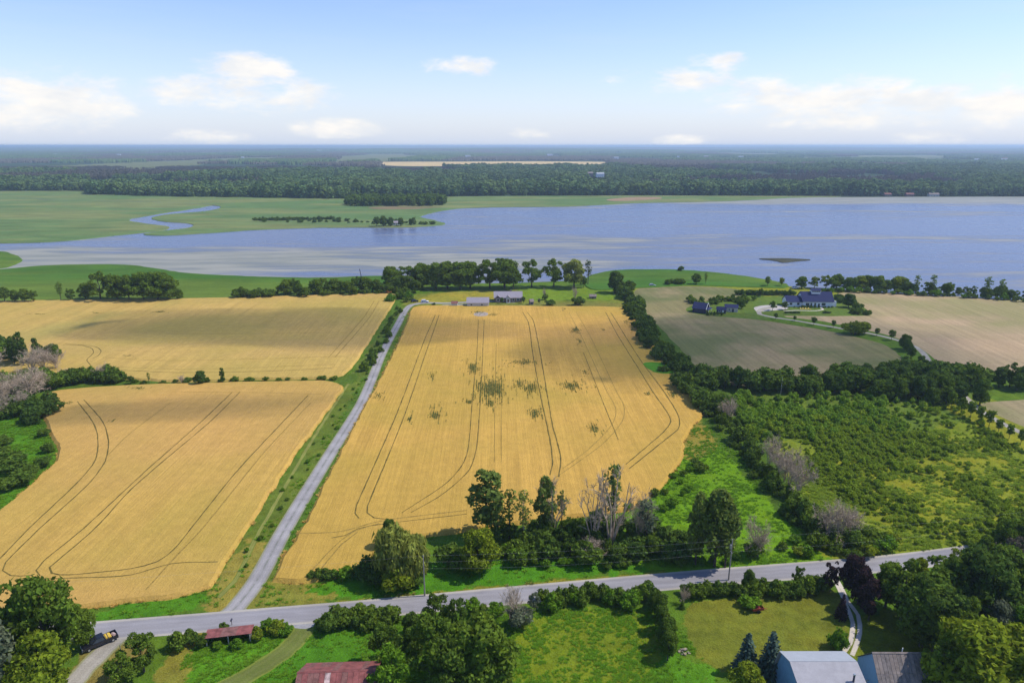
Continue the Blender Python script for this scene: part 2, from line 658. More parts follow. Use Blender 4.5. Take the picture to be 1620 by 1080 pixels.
def area(name, px, z0, z1, mat, step=4.0, amp=.6, scale=5.0, seed=0, parent=None, kind='structure', smooth=True, key=None):
    """a patch of land: flat top at z1 with a skirt down to z0 (or just a sheet)"""
    P = PX(px)
    P = spline(P, True, step) if smooth else P
    P = rough_edge(P, amp, scale, seed)
    FOOT[key or name] = [(p.x, p.y) for p in P]
    n = len(P)
    vs = [(p.x, p.y, z1) for p in P]
    # keep faces pointing up
    ar = sum(P[i].x * P[(i + 1) % n].y - P[(i + 1) % n].x * P[i].y for i in range(n))
    idx = list(range(n)) if ar > 0 else list(range(n - 1, -1, -1))
    fs = [tuple(idx)]
    if z0 is not None:
        sg = 1 if ar > 0 else -1
        for i, p in enumerate(P):
            d = P[(i + 1) % n] - P[i - 1]
            q = Vector((d.y, -d.x, 0)).normalized() * (sg * (z1 - z0) * 1.1) if d.length > 0 else Vector()
            vs.append((p.x + q.x, p.y + q.y, z0))
        fs += [(idx[(i + 1) % n], idx[i], idx[i] + n, idx[(i + 1) % n] + n) for i in range(n)]
    me = bpy.data.meshes.new(name)
    me.from_pydata(vs, [], fs)
    me.update()
    o = link(name, me, mat, parent)
    if parent is None:
        tag(o, kind=kind)
    return o


def strip(name, px, width, z, mat, parent=None, step=3.0, world=None, kind='structure', wob=0.0, seed=0):
    """a ribbon along a line, with u across and v along"""
    P = spline(world if world is not None else PX(px), False, step)
    n = len(P)
    if not hasattr(width, '__len__'):
        width = (width, width)
    vs, fs, uvs = [], [], []
    L = 0.0
    for i, p in enumerate(P):
        d = P[min(i + 1, n - 1)] - P[max(i - 1, 0)]
        nr = Vector((-d.y, d.x, 0)).normalized()
        if i:
            L += (p - P[i - 1]).length
        w = width[0] + (width[1] - width[0]) * i / max(1, n - 1)
        wl = w / 2 * (1 + wob * (random.random() - .5))
        wr = w / 2 * (1 + wob * (random.random() - .5))
        a, b = p + nr * wl, p - nr * wr
        vs += [(a.x, a.y, z), (b.x, b.y, z)]
        uvs.append(L)
    for i in range(n - 1):
        fs.append((2 * i + 1, 2 * i + 3, 2 * i + 2, 2 * i))
    me = bpy.data.meshes.new(name)
    me.from_pydata(vs, [], fs)
    uv = me.uv_layers.new(name='UVMap')
    for poly in me.polygons:
        for li in poly.loop_indices:
            vi = me.loops[li].vertex_index
            uv.data[li].uv = (vi % 2, uvs[vi // 2])
    me.update()
    o = link(name, me, mat, parent)
    if parent is None:
        tag(o, kind=kind)
    return o


def zground(x, y):
    """low hills far behind the lake"""
    k = np.clip((y - 4500) / 9000, 0, 1)
    h = fbm(x / 5200 + 3, y / 3800, 21, 3) - .42
    return k * np.clip(h, -.05, .5) * 100


# ---- ground: one sheet out to the horizon, its cover mapped zone by zone
rowsy = [-6000, -900, -200, 0, 30]
py = 1240.0
while py > 330:
    rowsy.append(G(810, py).y)
    py -= 2.0
while py > 236:
    rowsy.append(G(810, py).y)
    py -= 1.0
rowsy += [17000, 19500, 22500, 26000, 30000, 36000, 45000, 60000]
rowsy = np.array(sorted(rowsy))
us = np.concatenate(([-9, -3, -1.6], np.linspace(-1, 1, 600), [1.6, 3, 9]))
hw = np.maximum(.98 * np.maximum(rowsy, 0) + 40, 120)
GX = us[None, :] * hw[:, None]
GY = np.repeat(rowsy[:, None], len(us), 1)
GZ = zground(GX, GY)
nr_, nc_ = GX.shape
V = np.stack([GX, GY, GZ], -1).reshape(-1, 3)
ii = np.arange(nr_ * nc_).reshape(nr_, nc_)
Q = np.stack([ii[:-1, :-1], ii[:-1, 1:], ii[1:, 1:], ii[1:, :-1]], -1).reshape(-1, 4)
gme = fastmesh('ground', V, Q)
x, y = V[:, 0], V[:, 1]
C = np.empty((len(V), 3))
C[:] = (.062, .150, .013)
wx = x + (fbm(x / 2.2, y / 2.2, 5, 3) - .5) * 5.0
wy = y + (fbm(x / 2.2 + 40, y / 2.2 + 9, 6, 3) - .5) * 5.0


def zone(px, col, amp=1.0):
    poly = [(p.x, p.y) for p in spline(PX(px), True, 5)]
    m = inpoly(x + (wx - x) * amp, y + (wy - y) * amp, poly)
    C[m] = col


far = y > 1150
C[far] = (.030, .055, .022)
# farmland far away shows as pale flecks
flk = (y > 2600) & (fbm(x / 900, y / 1500, 31, 3) > .66)
C[flk] = (.13, .15, .06)
# shore meadow behind the houses
zone([(640, 470), (700, 462), (940, 455), (1000, 455), (990, 492), (660, 490)], (.115, .175, .024))
zone([(655, 478), (690, 464), (780, 460), (785, 474), (700, 478)], (.20, .235, .030))
zone([(825, 458), (985, 455), (990, 472), (830, 474)], (.10, .21, .016))
zone([(650, 489), (700, 482), (990, 480), (1000, 492), (650, 494)], (.125, .165, .035))
zone([(1000, 452), (1200, 446), (1450, 458), (1330, 466), (1240, 470), (1150, 462), (1010, 462)], (.15, .215, .018))
zone([(1060, 488), (1120, 474), (1240, 468), (1330, 470), (1390, 494), (1330, 500), (1230, 502), (1195, 508), (1090, 498)], (.070, .145, .022))
# verges along the driveway
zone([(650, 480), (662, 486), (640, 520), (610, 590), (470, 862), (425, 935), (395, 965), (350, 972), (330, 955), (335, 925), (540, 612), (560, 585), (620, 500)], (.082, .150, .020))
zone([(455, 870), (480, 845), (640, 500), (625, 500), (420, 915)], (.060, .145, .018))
zone([(330, 972), (335, 930), (400, 850), (420, 860), (385, 950), (372, 975)], (.17, .195, .035))
zone([(385, 968), (425, 918), (520, 918), (560, 938), (470, 955)], (.145, .185, .028))
# roadside
zone([(150, 968), (200, 952), (330, 938), (320, 962), (150, 985)], (.050, .185, .010))
zone([(480, 935), (520, 915), (800, 880), (1050, 885), (1400, 862), (1400, 880), (1000, 905), (600, 945)], (.048, .190, .009))
zone([(140, 988), (380, 966), (600, 944), (1000, 909), (1420, 878), (1420, 884), (1000, 916), (600, 952), (380, 973), (140, 997)], (.150, .190, .022), .4)
# bright meadow beside the wheat and young thicket beyond the hedge
zone([(1105, 655), (1140, 668), (1200, 740), (1290, 850), (1300, 890), (1130, 905), (1000, 890), (1000, 800), (1060, 740)], (.085, .225, .008))
zone([(1075, 670), (1110, 656), (1150, 680), (1120, 720), (1085, 730)], (.17, .185, .030))
zone([(1140, 630), (1540, 625), (1700, 720), (1700, 870), (1420, 885), (1300, 880), (1230, 770)], (.125, .205, .016))
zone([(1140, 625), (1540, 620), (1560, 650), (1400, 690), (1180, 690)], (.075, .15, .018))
zone([(1300, 720), (1500, 690), (1620, 740), (1640, 820), (1400, 830)], (.15, .215, .016))
# meadow and lawn south of the road
zone([(790, 1090), (800, 1000), (850, 975), (960, 962), (1040, 965), (1060, 1030), (1130, 1090)], (.105, .185, .011))
zone([(900, 975), (990, 965), (1010, 1000), (960, 1060), (880, 1090), (900, 1020)], (.110, .188, .012), 3.0)
zone([(1080, 965), (1110, 950), (1320, 935), (1345, 1000), (1340, 1040), (1240, 1050), (1130, 1060), (1085, 1000)], (.105, .155, .018), .5)
zone([(1045, 1030), (1090, 1035), (1130, 1060), (1120, 1095), (1030, 1095)], (.055, .19, .010))
zone([(1355, 975), (1400, 960), (1480, 990), (1470, 1045), (1350, 1045)], (.10, .165, .014))
zone([(240, 1085), (290, 1005), (330, 1000), (300, 1090)], (.14, .175, .025))
zone([(290, 1090), (320, 1015), (420, 990), (470, 985), (440, 1020), (330, 1090)], (.060, .20, .010))
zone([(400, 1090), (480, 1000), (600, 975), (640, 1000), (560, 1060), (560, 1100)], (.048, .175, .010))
zone([(95, 1095), (150, 1010), (215, 1000), (230, 1030), (190, 1095)], (.15, .165, .040))
zone([(-20, 800), (-60, 660), (50, 650), (75, 700), (85, 740), (0, 805)], (.055, .19, .010))
# grass banks between the left fields
zone([(60, 622), (200, 600), (400, 600), (560, 590), (545, 612), (250, 610), (80, 630)], (.055, .125, .014))
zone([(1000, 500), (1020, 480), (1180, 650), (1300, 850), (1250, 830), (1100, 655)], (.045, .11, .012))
zone([(1490, 640), (1530, 630), (1700, 720), (1700, 760), (1560, 680)], (.14, .20, .016))
gm_ = (C[:, 1] > C[:, 0]) & (y < 1150)
C[gm_, 0] *= 1.3
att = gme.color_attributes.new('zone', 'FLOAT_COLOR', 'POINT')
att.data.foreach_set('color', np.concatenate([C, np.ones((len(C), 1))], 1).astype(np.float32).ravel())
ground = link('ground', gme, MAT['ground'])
tag(ground, kind='structure')

# ---- lake, creek and marshes
area('lake', [(-500, 306), (200, 318), (720, 319), (1000, 316), (1250, 312.5), (1620, 311.3), (2200, 311.3), (2200, 505), (1620, 475), (1420, 464),
              (1300, 456), (1235, 452), (1150, 442), (1000, 438), (940, 442), (800, 448), (600, 448), (400, 446), (0, 440), (-500, 440)],
     None, .06, MAT['water'], 12, 0, 1)
area('marsh', [(-400, 302.5), (0, 303), (140, 303), (150, 308), (400, 313), (560, 315), (720, 311.5), (1000, 310), (1200, 310.5), (1330, 311.2), (1250, 313.2),
               (1200, 316), (1130, 319), (1000, 322), (900, 327), (800, 328), (730, 330), (690, 336), (665, 343), (690, 350), (704, 355.5),
               (640, 360), (560, 360), (480, 361), (400, 364), (330, 369), (260, 373), (228, 371), (300, 361), (308, 356), (292, 353),
               (250, 350), (240, 345.5), (265, 340), (330, 334), (352, 328), (336, 325.5), (318, 328.5), (270, 336), (215, 345), (203, 350),
               (235, 355), (265, 359), (255, 365), (190, 372), (120, 380), (60, 384), (0, 385), (-400, 388)],
     0, .75, MAT['marsh_far'], 8, 3.5, 22, 3, key='marsh_far')
strip('ditch', [(342, 325), (300, 322.5), (220, 320), (140, 318), (75, 317), (55, 314.5), (0, 314)], 3.0, .80, plain('ditch_mud', (.12, .11, .09), .8), step=15, wob=.6)
# open mud-brown reed bed at the head of the bay
area('reed_bed', [(960, 316.5), (1000, 312.6), (1040, 312.8), (1045, 315), (1010, 318), (970, 319)], 0, .95, marsh_material('reeds_brown', (.30, .20, .12), (.24, .20, .10)), 8, 1.5, 12, 5)
area('reed_bed', [(585, 329), (640, 326.5), (700, 328), (660, 331.5), (600, 332)], 0, .95, marsh_material('reeds_red', (.20, .15, .08), (.16, .17, .06)), 8, 1.5, 12, 6)
area('marsh', [(-160, 428), (0, 427), (60, 421.5), (130, 419), (205, 420), (235, 424), (300, 433), (420, 439), (520, 440), (620, 438), (660, 462),
               (470, 470), (300, 476), (0, 480), (-160, 480)], 0, .55, MAT['marsh_near'], 5, 1.5, 9, 8, key='marsh_near_w')
area('marsh', [(930, 438), (980, 428), (1060, 427), (1110, 430), (1160, 435), (1210, 443), (1245, 450), (1240, 456), (1100, 452), (1000, 456), (935, 458)],
     0, .55, MAT['marsh_near'], 5, 1.5, 9, 9, key='marsh_near_e')
area('marsh', [(-160, 397), (0, 399), (28, 406), (34, 412), (22, 419), (0, 425), (-160, 426)], 0, .9, MAT['marsh_near'], 5, 1.5, 9, 10, key='marsh_small')
area('reed_islet', [(1203, 410), (1222, 409.3), (1250, 409.6), (1282, 411.2), (1268, 413), (1252, 414.6), (1238, 415.6), (1228, 413.2), (1216, 411.6)], 0, .5,
     marsh_material('reeds_islet', (.060, .062, .040), (.11, .10, .065)), 3, 1.2, 6, 12)

# ---- crop fields: standing wheat, waist high
ang_main = math.atan2(*(lambda d: (d.y, d.x))(G(855, 628) - G(844, 569))) + math.pi / 2
MAT['wheat_main'] = wheat_material('wheat_main', ang_main, 1)
MAT['wheat_left'] = wheat_material('wheat_left', math.atan2(*(lambda d: (d.y, d.x))(G(317, 672) - G(133, 840))) + math.pi / 2, 2, (.53, .325, .078))
MAT['wheat_upper'] = wheat_material('wheat_upper', 0.03, 3, (.51, .335, .092))
WZ = .8
wheat_main = area('wheat_field', [(657, 487), (700, 485), (850, 486), (985, 488), (1003, 500), (1030, 540), (1075, 600), (1112, 652), (1094, 672), (1080, 695),
                                  (1076, 722), (1055, 755), (1020, 790), (990, 806), (900, 818), (740, 838), (680, 846), (625, 858), (590, 880), (560, 902),
                                  (520, 913), (470, 921), (437, 917), (452, 885), (475, 848), (545, 710), (628, 552), (648, 505)],
                  0, WZ, MAT['wheat_main'], 2.5, .7, 3.0, 1, key='wheat_main')
wheat_left = area('wheat_field', [(64, 634), (85, 622), (150, 615), (250, 610), (420, 606), (515, 605), (540, 612), (528, 632), (450, 740), (350, 895), (330, 928),
                                  (290, 940), (240, 947), (170, 956), (60, 962), (-90, 972), (-420, 1000), (-430, 890), (-110, 862), (0, 812), (58, 762), (90, 732), (96, 712), (78, 672)],
                  0, WZ, MAT['wheat_left'], 2.5, .7, 3.0, 2, key='wheat_left')
wheat_upper = area('wheat_field', [(-520, 484), (-160, 480), (0, 477.5), (300, 473.5), (500, 468.5), (612, 465.5), (627, 468), (618, 484), (580, 543), (548, 588), (525, 598),
                                   (400, 600), (300, 604), (180, 598), (85, 592), (20, 590), (-60, 600), (-520, 612)],
                   0, WZ, MAT['wheat_upper'], 3, .7, 4.0, 3, key='wheat_upper')

# tramlines: bent, flattened stalks and green regrowth in the wheel tracks
MAT['track_dark'] = plain('track_dark', (.15, .115, .030), .95, .05, .5, 2.0)
MAT['track_soft'] = plain('track_soft', (.29, .195, .048), .95, .05, .4, 2.0)


def tram(parent, px, w=.55, dark=True):
    strip('wheel_track', px, w * .66, WZ + .012 + random.random() * .004, MAT['track_dark' if dark else 'track_soft'], parent, step=2.0, wob=.9)


for px, w, d in [
    ([(689, 500), (675, 532), (664, 560), (628, 657), (564, 804), (562, 816), (568, 824)], .5, 1),
    ([(695, 500), (684, 532), (674, 560), (639, 663), (582, 804), (581, 815), (592, 823), (620, 826)], .5, 1),
    ([(757, 508), (754, 566), (747, 640), (741, 711), (732, 738), (706, 768), (636, 815)], .42, 1),
    ([(766, 508), (762, 598), (757, 680), (752, 721), (740, 750), (698, 787), (650, 815)], .42, 1),
    ([(827, 496), (836, 513), (844, 569), (855, 628), (871, 705), (874, 735), (870, 755)], .6, 1),
    ([(834, 496), (844, 510), (858, 581), (874, 676), (887, 726), (884, 758)], .6, 1),
    ([(923, 560), (954, 640), (978, 699)], .4, 1),
    ([(911, 495), (936, 539), (975, 622), (987, 646), (984, 670), (954, 705), (918, 732), (870, 765)], .35, 0),
    ([(900, 496), (922, 539), (960, 622), (974, 650), (968, 675), (930, 715), (890, 745)], .35, 0),
    ([(958, 496), (975, 529), (1007, 581), (1034, 625), (1055, 655), (1061, 670), (1049, 687), (990, 738)], .55, 1),
    ([(966, 496), (1013, 572), (1052, 625), (1073, 661), (1073, 681), (1052, 699), (995, 745)], .55, 1),
    ([(785, 545), (783, 640), (782, 735)], .22, 1), ([(793, 598), (793, 660), (793, 735)], .3, 0),
    ([(470, 848), (539, 845), (603, 828), (739, 811)], .5, 0),
    ([(525, 855), (546, 851), (567, 840), (605, 833), (739, 817)], .45, 1),
    ([(600, 832), (560, 845), (530, 868), (491, 910)], .5, 0), ([(566, 846), (540, 866), (506, 908)], .5, 0),
]:
    tram(wheat_main, px, w, d)
for px, w, d in [
    ([(123, 638), (147, 670), (155, 693), (152, 730), (127, 763), (48, 839), (0, 889)], .5, 1),
    ([(133, 635), (163, 670), (172, 700), (167, 733), (140, 770), (64, 840), (10, 894), (5, 907), (18, 915), (52, 915)], .5, 1),
    ([(368, 623), (317, 672), (233, 747), (133, 840), (70, 892), (58, 907), (64, 915)], .5, 1),
    ([(380, 623), (333, 670), (213, 773), (151, 840), (91, 892), (79, 902), (83, 911), (109, 914), (207, 904), (249, 893), (275, 874), (303, 840), (377, 747), (488, 628)], .5, 1),
    ([(492, 640), (420, 717), (321, 840), (275, 889), (231, 938)], .45, 0),
    ([(60, 920), (109, 919), (207, 914), (272, 896), (345, 893)], .45, 1),
    ([(287, 623), (420, 624), (510, 627)], .4, 0),
    ([(270, 640), (205, 690), (170, 725)], .35, 0),
]:
    tram(wheat_left, px, w, d)
for px, w, d in [
    ([(100, 548), (130, 549), (146, 554), (148, 561), (138, 572), (144, 580)], .55, 1),
    ([(103, 546), (148, 550), (160, 557), (156, 565), (147, 570)], .55, 1),
    ([(163, 568), (267, 573), (420, 570), (545, 566)], .45, 0), ([(167, 587), (283, 592), (420, 590), (525, 585)], .5, 1),
    ([(180, 583), (300, 587), (530, 579)], .4, 0), ([(270, 531), (420, 530), (560, 528)], .4, 0),
    ([(592, 478), (575, 505), (520, 568)], .55, 0), ([(600, 478), (584, 505), (530, 568)], .55, 0),
]:
    tram(wheat_upper, px, w, d)

# bare hollow and a green wet hollow in the main field
area('bare_patch', [(749, 499), (755, 496), (768, 496), (773, 499), (768, 502), (755, 502.5)], None, WZ + .03, plain('bare_soil', (.36, .30, .25), .95, .05), 2, .5, 2, 1, wheat_main)
area('green_patch', [(1017, 578), (1030, 575.5), (1052, 577), (1074, 588), (1070, 593), (1050, 594), (1033, 591)], None, WZ + .03,
     marsh_material('wet_grass', (.075, .22, .016), (.09, .24, .016)), 2, .6, 3, 2, wheat_main)

# ---- mown hay fields to the right
hay1 = hay_material('hay_olive', (.215, .185, .080), (.140, .150, .055), (.30, .225, .12), .1)
hay2 = hay_material('hay_tan', (.40, .285, .165), (.34, .26, .14), (.27, .24, .10), -.05)
area('hay_field', [(1003, 464), (1012, 456), (1060, 453), (1130, 454), (1185, 462), (1150, 474), (1108, 478), (1085, 492), (1130, 500), (1200, 506), (1300, 522),
                   (1395, 543), (1425, 565), (1447, 588), (1400, 596), (1300, 606), (1180, 610), (1130, 604), (1075, 550), (1020, 492)],
     None, .02, hay1, 4, 1.0, 8, 4, key='hay1')
area('hay_field', [(1325, 464), (1400, 461), (1500, 465), (1620, 473), (1760, 482), (1760, 600), (1620, 588), (1560, 596), (1500, 590), (1480, 570), (1450, 547),
                   (1400, 529), (1300, 508), (1240, 500), (1330, 500), (1378, 497), (1350, 476)], None, .02, hay2, 4, 1.0, 8, 5, key='hay2')
area('hay_field', [(1548, 640), (1600, 633), (1760, 628), (1760, 720), (1690, 705), (1620, 676), (1580, 658)], None, .02,
     hay_material('hay_brown', (.30, .235, .13), (.24, .21, .10), (.20, .19, .08)), 4, 1.0, 8, 6, key='hay3')
area('far_field', [(596, 256.5), (700, 256), (850, 255.5), (958, 256.5), (955, 260), (800, 262.5), (650, 263), (600, 261)], None, .1,
     hay_material('hay_far', (.56, .40, .17), (.62, .45, .21), (.50, .38, .16)), 30, 6, 60, 6, key='far_field')

# ---- road, driveways and tracks
strip('road', [(-900, 1090), (-260, 1034), (-60, 1016), (60, 1006), (150, 998), (300, 986), (420, 976), (555, 965), (780, 944), (1000, 924), (1150, 911), (1300, 899.5), (1400, 891), (1480, 882), (1600, 866), (1760, 845), (2200, 800)],
      6.0, .020, MAT['asphalt'], step=4)
strip('gravel_drive', [(352, 979), (372, 962), (405, 920), (444, 848), (472, 800), (519, 723), (572, 637), (604, 561), (630, 512), (642, 490), (652, 482), (672, 479), (705, 479.5), (740, 478), (785, 476.5), (815, 478)],
      (4.4, 3.6), .012, MAT['gravel'], step=3)
area('gravel_apron', [(335, 977), (352, 968), (366, 960), (384, 958), (392, 964), (420, 972), (420, 977), (340, 983)], None, .008, plain('apron_gravel', (.37, .355, .35), .9, .1, .1), 2, .3, 2, 7)
strip('hay_lane', [(345, 945), (371, 920), (408, 845), (494, 696), (551, 607)], 1.1, .014, MAT['haylane'], step=3, wob=.5)
strip('mown_track', [(482, 990), (477, 1002), (447, 1032), (400, 1063), (330, 1100)], 4.2, .010, MAT['mown_track'], step=2, wob=.15)
area('gravel_apron', [(462, 984), (498, 979), (496, 991), (484, 994), (466, 993)], None, .014, plain('apron_grey', (.30, .29, .29), .9, .1, .15), 1, .3, 1.5, 8)
strip('gravel_drive', [(215, 997), (190, 1006), (165, 1027), (135, 1058), (108, 1090), (90, 1120)], (5.0, 3.4), .010, MAT['gravel_warm'], step=2, wob=.25)
strip('wheel_rut', [(1313, 905), (1322, 920), (1341, 962), (1349, 985), (1345, 1016), (1331, 1036)], .85, .010, MAT['white_gravel'], step=2, wob=.25)
strip('wheel_rut', [(1320, 908), (1332, 930), (1341, 950), (1357, 972), (1360, 1001), (1348, 1036)], .85, .012, MAT['white_gravel'], step=2, wob=.25)
strip('gravel_drive', [(1225, 485), (1204, 490), (1202, 497), (1230, 503), (1252, 506), (1304, 515), (1340, 521), (1379, 528), (1420, 538), (1449, 549), (1462, 560), (1472, 576), (1490, 593), (1520, 622), (1553, 650), (1590, 672), (1640, 695), (1760, 745)],
      (3.0, 2.8), .030, MAT['gravel_warm'], step=4)
area('gravel_yard', [(1194, 486), (1215, 482.5), (1246, 484), (1244, 489), (1215, 492), (1198, 493)], None, .026, plain('yard_gravel', (.44, .40, .36), .9, .1, .12), 2, .3, 2, 9)
strip('garden_path', [(1240, 492), (1262, 491), (1290, 491.5), (1302, 489.5), (1298, 486.5), (1292, 485)], 1.2, .032, plain('path_pale', (.55, .50, .42), .9, .1), step=2)
strip('yard_path', [(700, 483), (725, 482), (740, 481.5)], 3.0, .014, MAT['gravel'], step=2)

# ------------------------------------------------------------------ plants
def cards(P, N, size, r, aspect=1.5, jit=.6, down=None):
    """leaf sprays: one bent lozenge at each point, roughly facing N"""
    n = len(P)
    N = N + r.normal(0, jit, (n, 3))
    N /= np.linalg.norm(N, axis=1, keepdims=True) + 1e-9
    A = r.normal(0, 1, (n, 3)) if down is None else np.tile(np.array(down, float), (n, 1)) + r.normal(0, .18, (n, 3))
    A -= N * (A * N).sum(1, keepdims=True)
    A /= np.linalg.norm(A, axis=1, keepdims=True) + 1e-9
    B = np.cross(N, A)
    s = (size * r.uniform(.65, 1.35, n))[:, None]
    a, b = A * s * aspect * .5, B * s * .5
    k = r.uniform(-.3, .3, (n, 1))
    V = np.stack([P - a, P + b * r.uniform(.7, 1.2, (n, 1)) + a * k - N * s * .12, P + a, P - b * r.uniform(.7, 1.2, (n, 1)) - a * k - N * s * .12], 1).reshape(-1, 3)
    return V, np.arange(4 * n).reshape(n, 4)


def blobs_shell(B, r, dens, inner=.78, lowcut=-.55):
    """points on the outside of a heap of blobs; B rows = cx,cy,cz,rx,ry,rz"""
    P, N = [], []
    for i, (cx_, cy_, cz, rx, ry, rz) in enumerate(B):
        n = max(8, int(dens * (rx * ry + rx * rz + ry * rz) / 3 * 4 * math.pi))
        d = r.normal(0, 1, (n, 3))
        d /= np.linalg.norm(d, axis=1, keepdims=True)
        d = d[d[:, 2] > lowcut]
        rad = r.uniform(.62, 1.05, (len(d), 1)) + (r.uniform(0, 1, (len(d), 1)) < .16) * r.uniform(0, .32, (len(d), 1))
        p = d * rad * np.array([rx, ry, rz]) + np.array([cx_, cy_, cz])
        keep = np.ones(len(p), bool)
        for j, b in enumerate(B):
            if j != i:
                q = (p - np.array(b[:3])) / np.array(b[3:])
                keep &= (q * q).sum(1) > inner * inner
        P.append(p[keep])
        N.append(d[keep])
    return np.concatenate(P), np.concatenate(N)


def trunk_mesh(name, H, r0, tips, r, lean=.03, top=.8):
    mb = MB()
    k = 6
    path = [Vector((math.sin(i * 1.7) * lean * H * i / k, math.cos(i * 1.3) * lean * H * i / k, top * H * i / (k - 1) - (.15 if i == 0 else 0))) for i in range(k)]
    mb.tube(path, [r0 * (1.25 if i == 0 else 1) * (1 - .85 * i / (k - 1)) for i in range(k)], 6)
    for t in tips:
        t = Vector(t)
        z0 = min(top * H * .9, max(.15 * H, t.z * r.uniform(.45, .7)))
        i = z0 / (top * H) * (k - 1)
        a = path[int(i)].lerp(path[min(k - 1, int(i) + 1)], i - int(i))
        mid = a.lerp(t, .5) + Vector((0, 0, -.05 * H * r.uniform(0, 1)))
        rr = r0 * .42 * (1 - .6 * z0 / H)
        mb.tube([a, mid, t], [rr, rr * .6, rr * .2], 4)
    return mb.mesh(name)


PROTO = {}


def reg(kind, H, trunk, crown, extra=None):
    PROTO.setdefault(kind, []).append((H, trunk, crown))


def envelope_blobs(r, H, R, base, nb, rb=(.26, .42), taper=0.0, zsq=1.0):
    B = []
    zc, zh = H * (base + 1) / 2, H * (1 - base) / 2
    for i in range(nb):
        t = (i + .5) / nb * 2 - 1
        t = np.clip(t + r.normal(0, .12), -.95, .9)
        prof = math.sqrt(max(.05, 1 - t * t)) * (1 - taper * (t + 1) / 2)
        a = i * 2.4 + r.normal(0, .4)
        q = R * prof * r.uniform(.35, .80)
        rr = R * r.uniform(*rb) * (.75 + .35 * prof)
        B.append((q * math.cos(a), q * math.sin(a), zc + t * zh * .82, rr, rr, rr * r.uniform(.75, 1.1) * zsq))
    return B


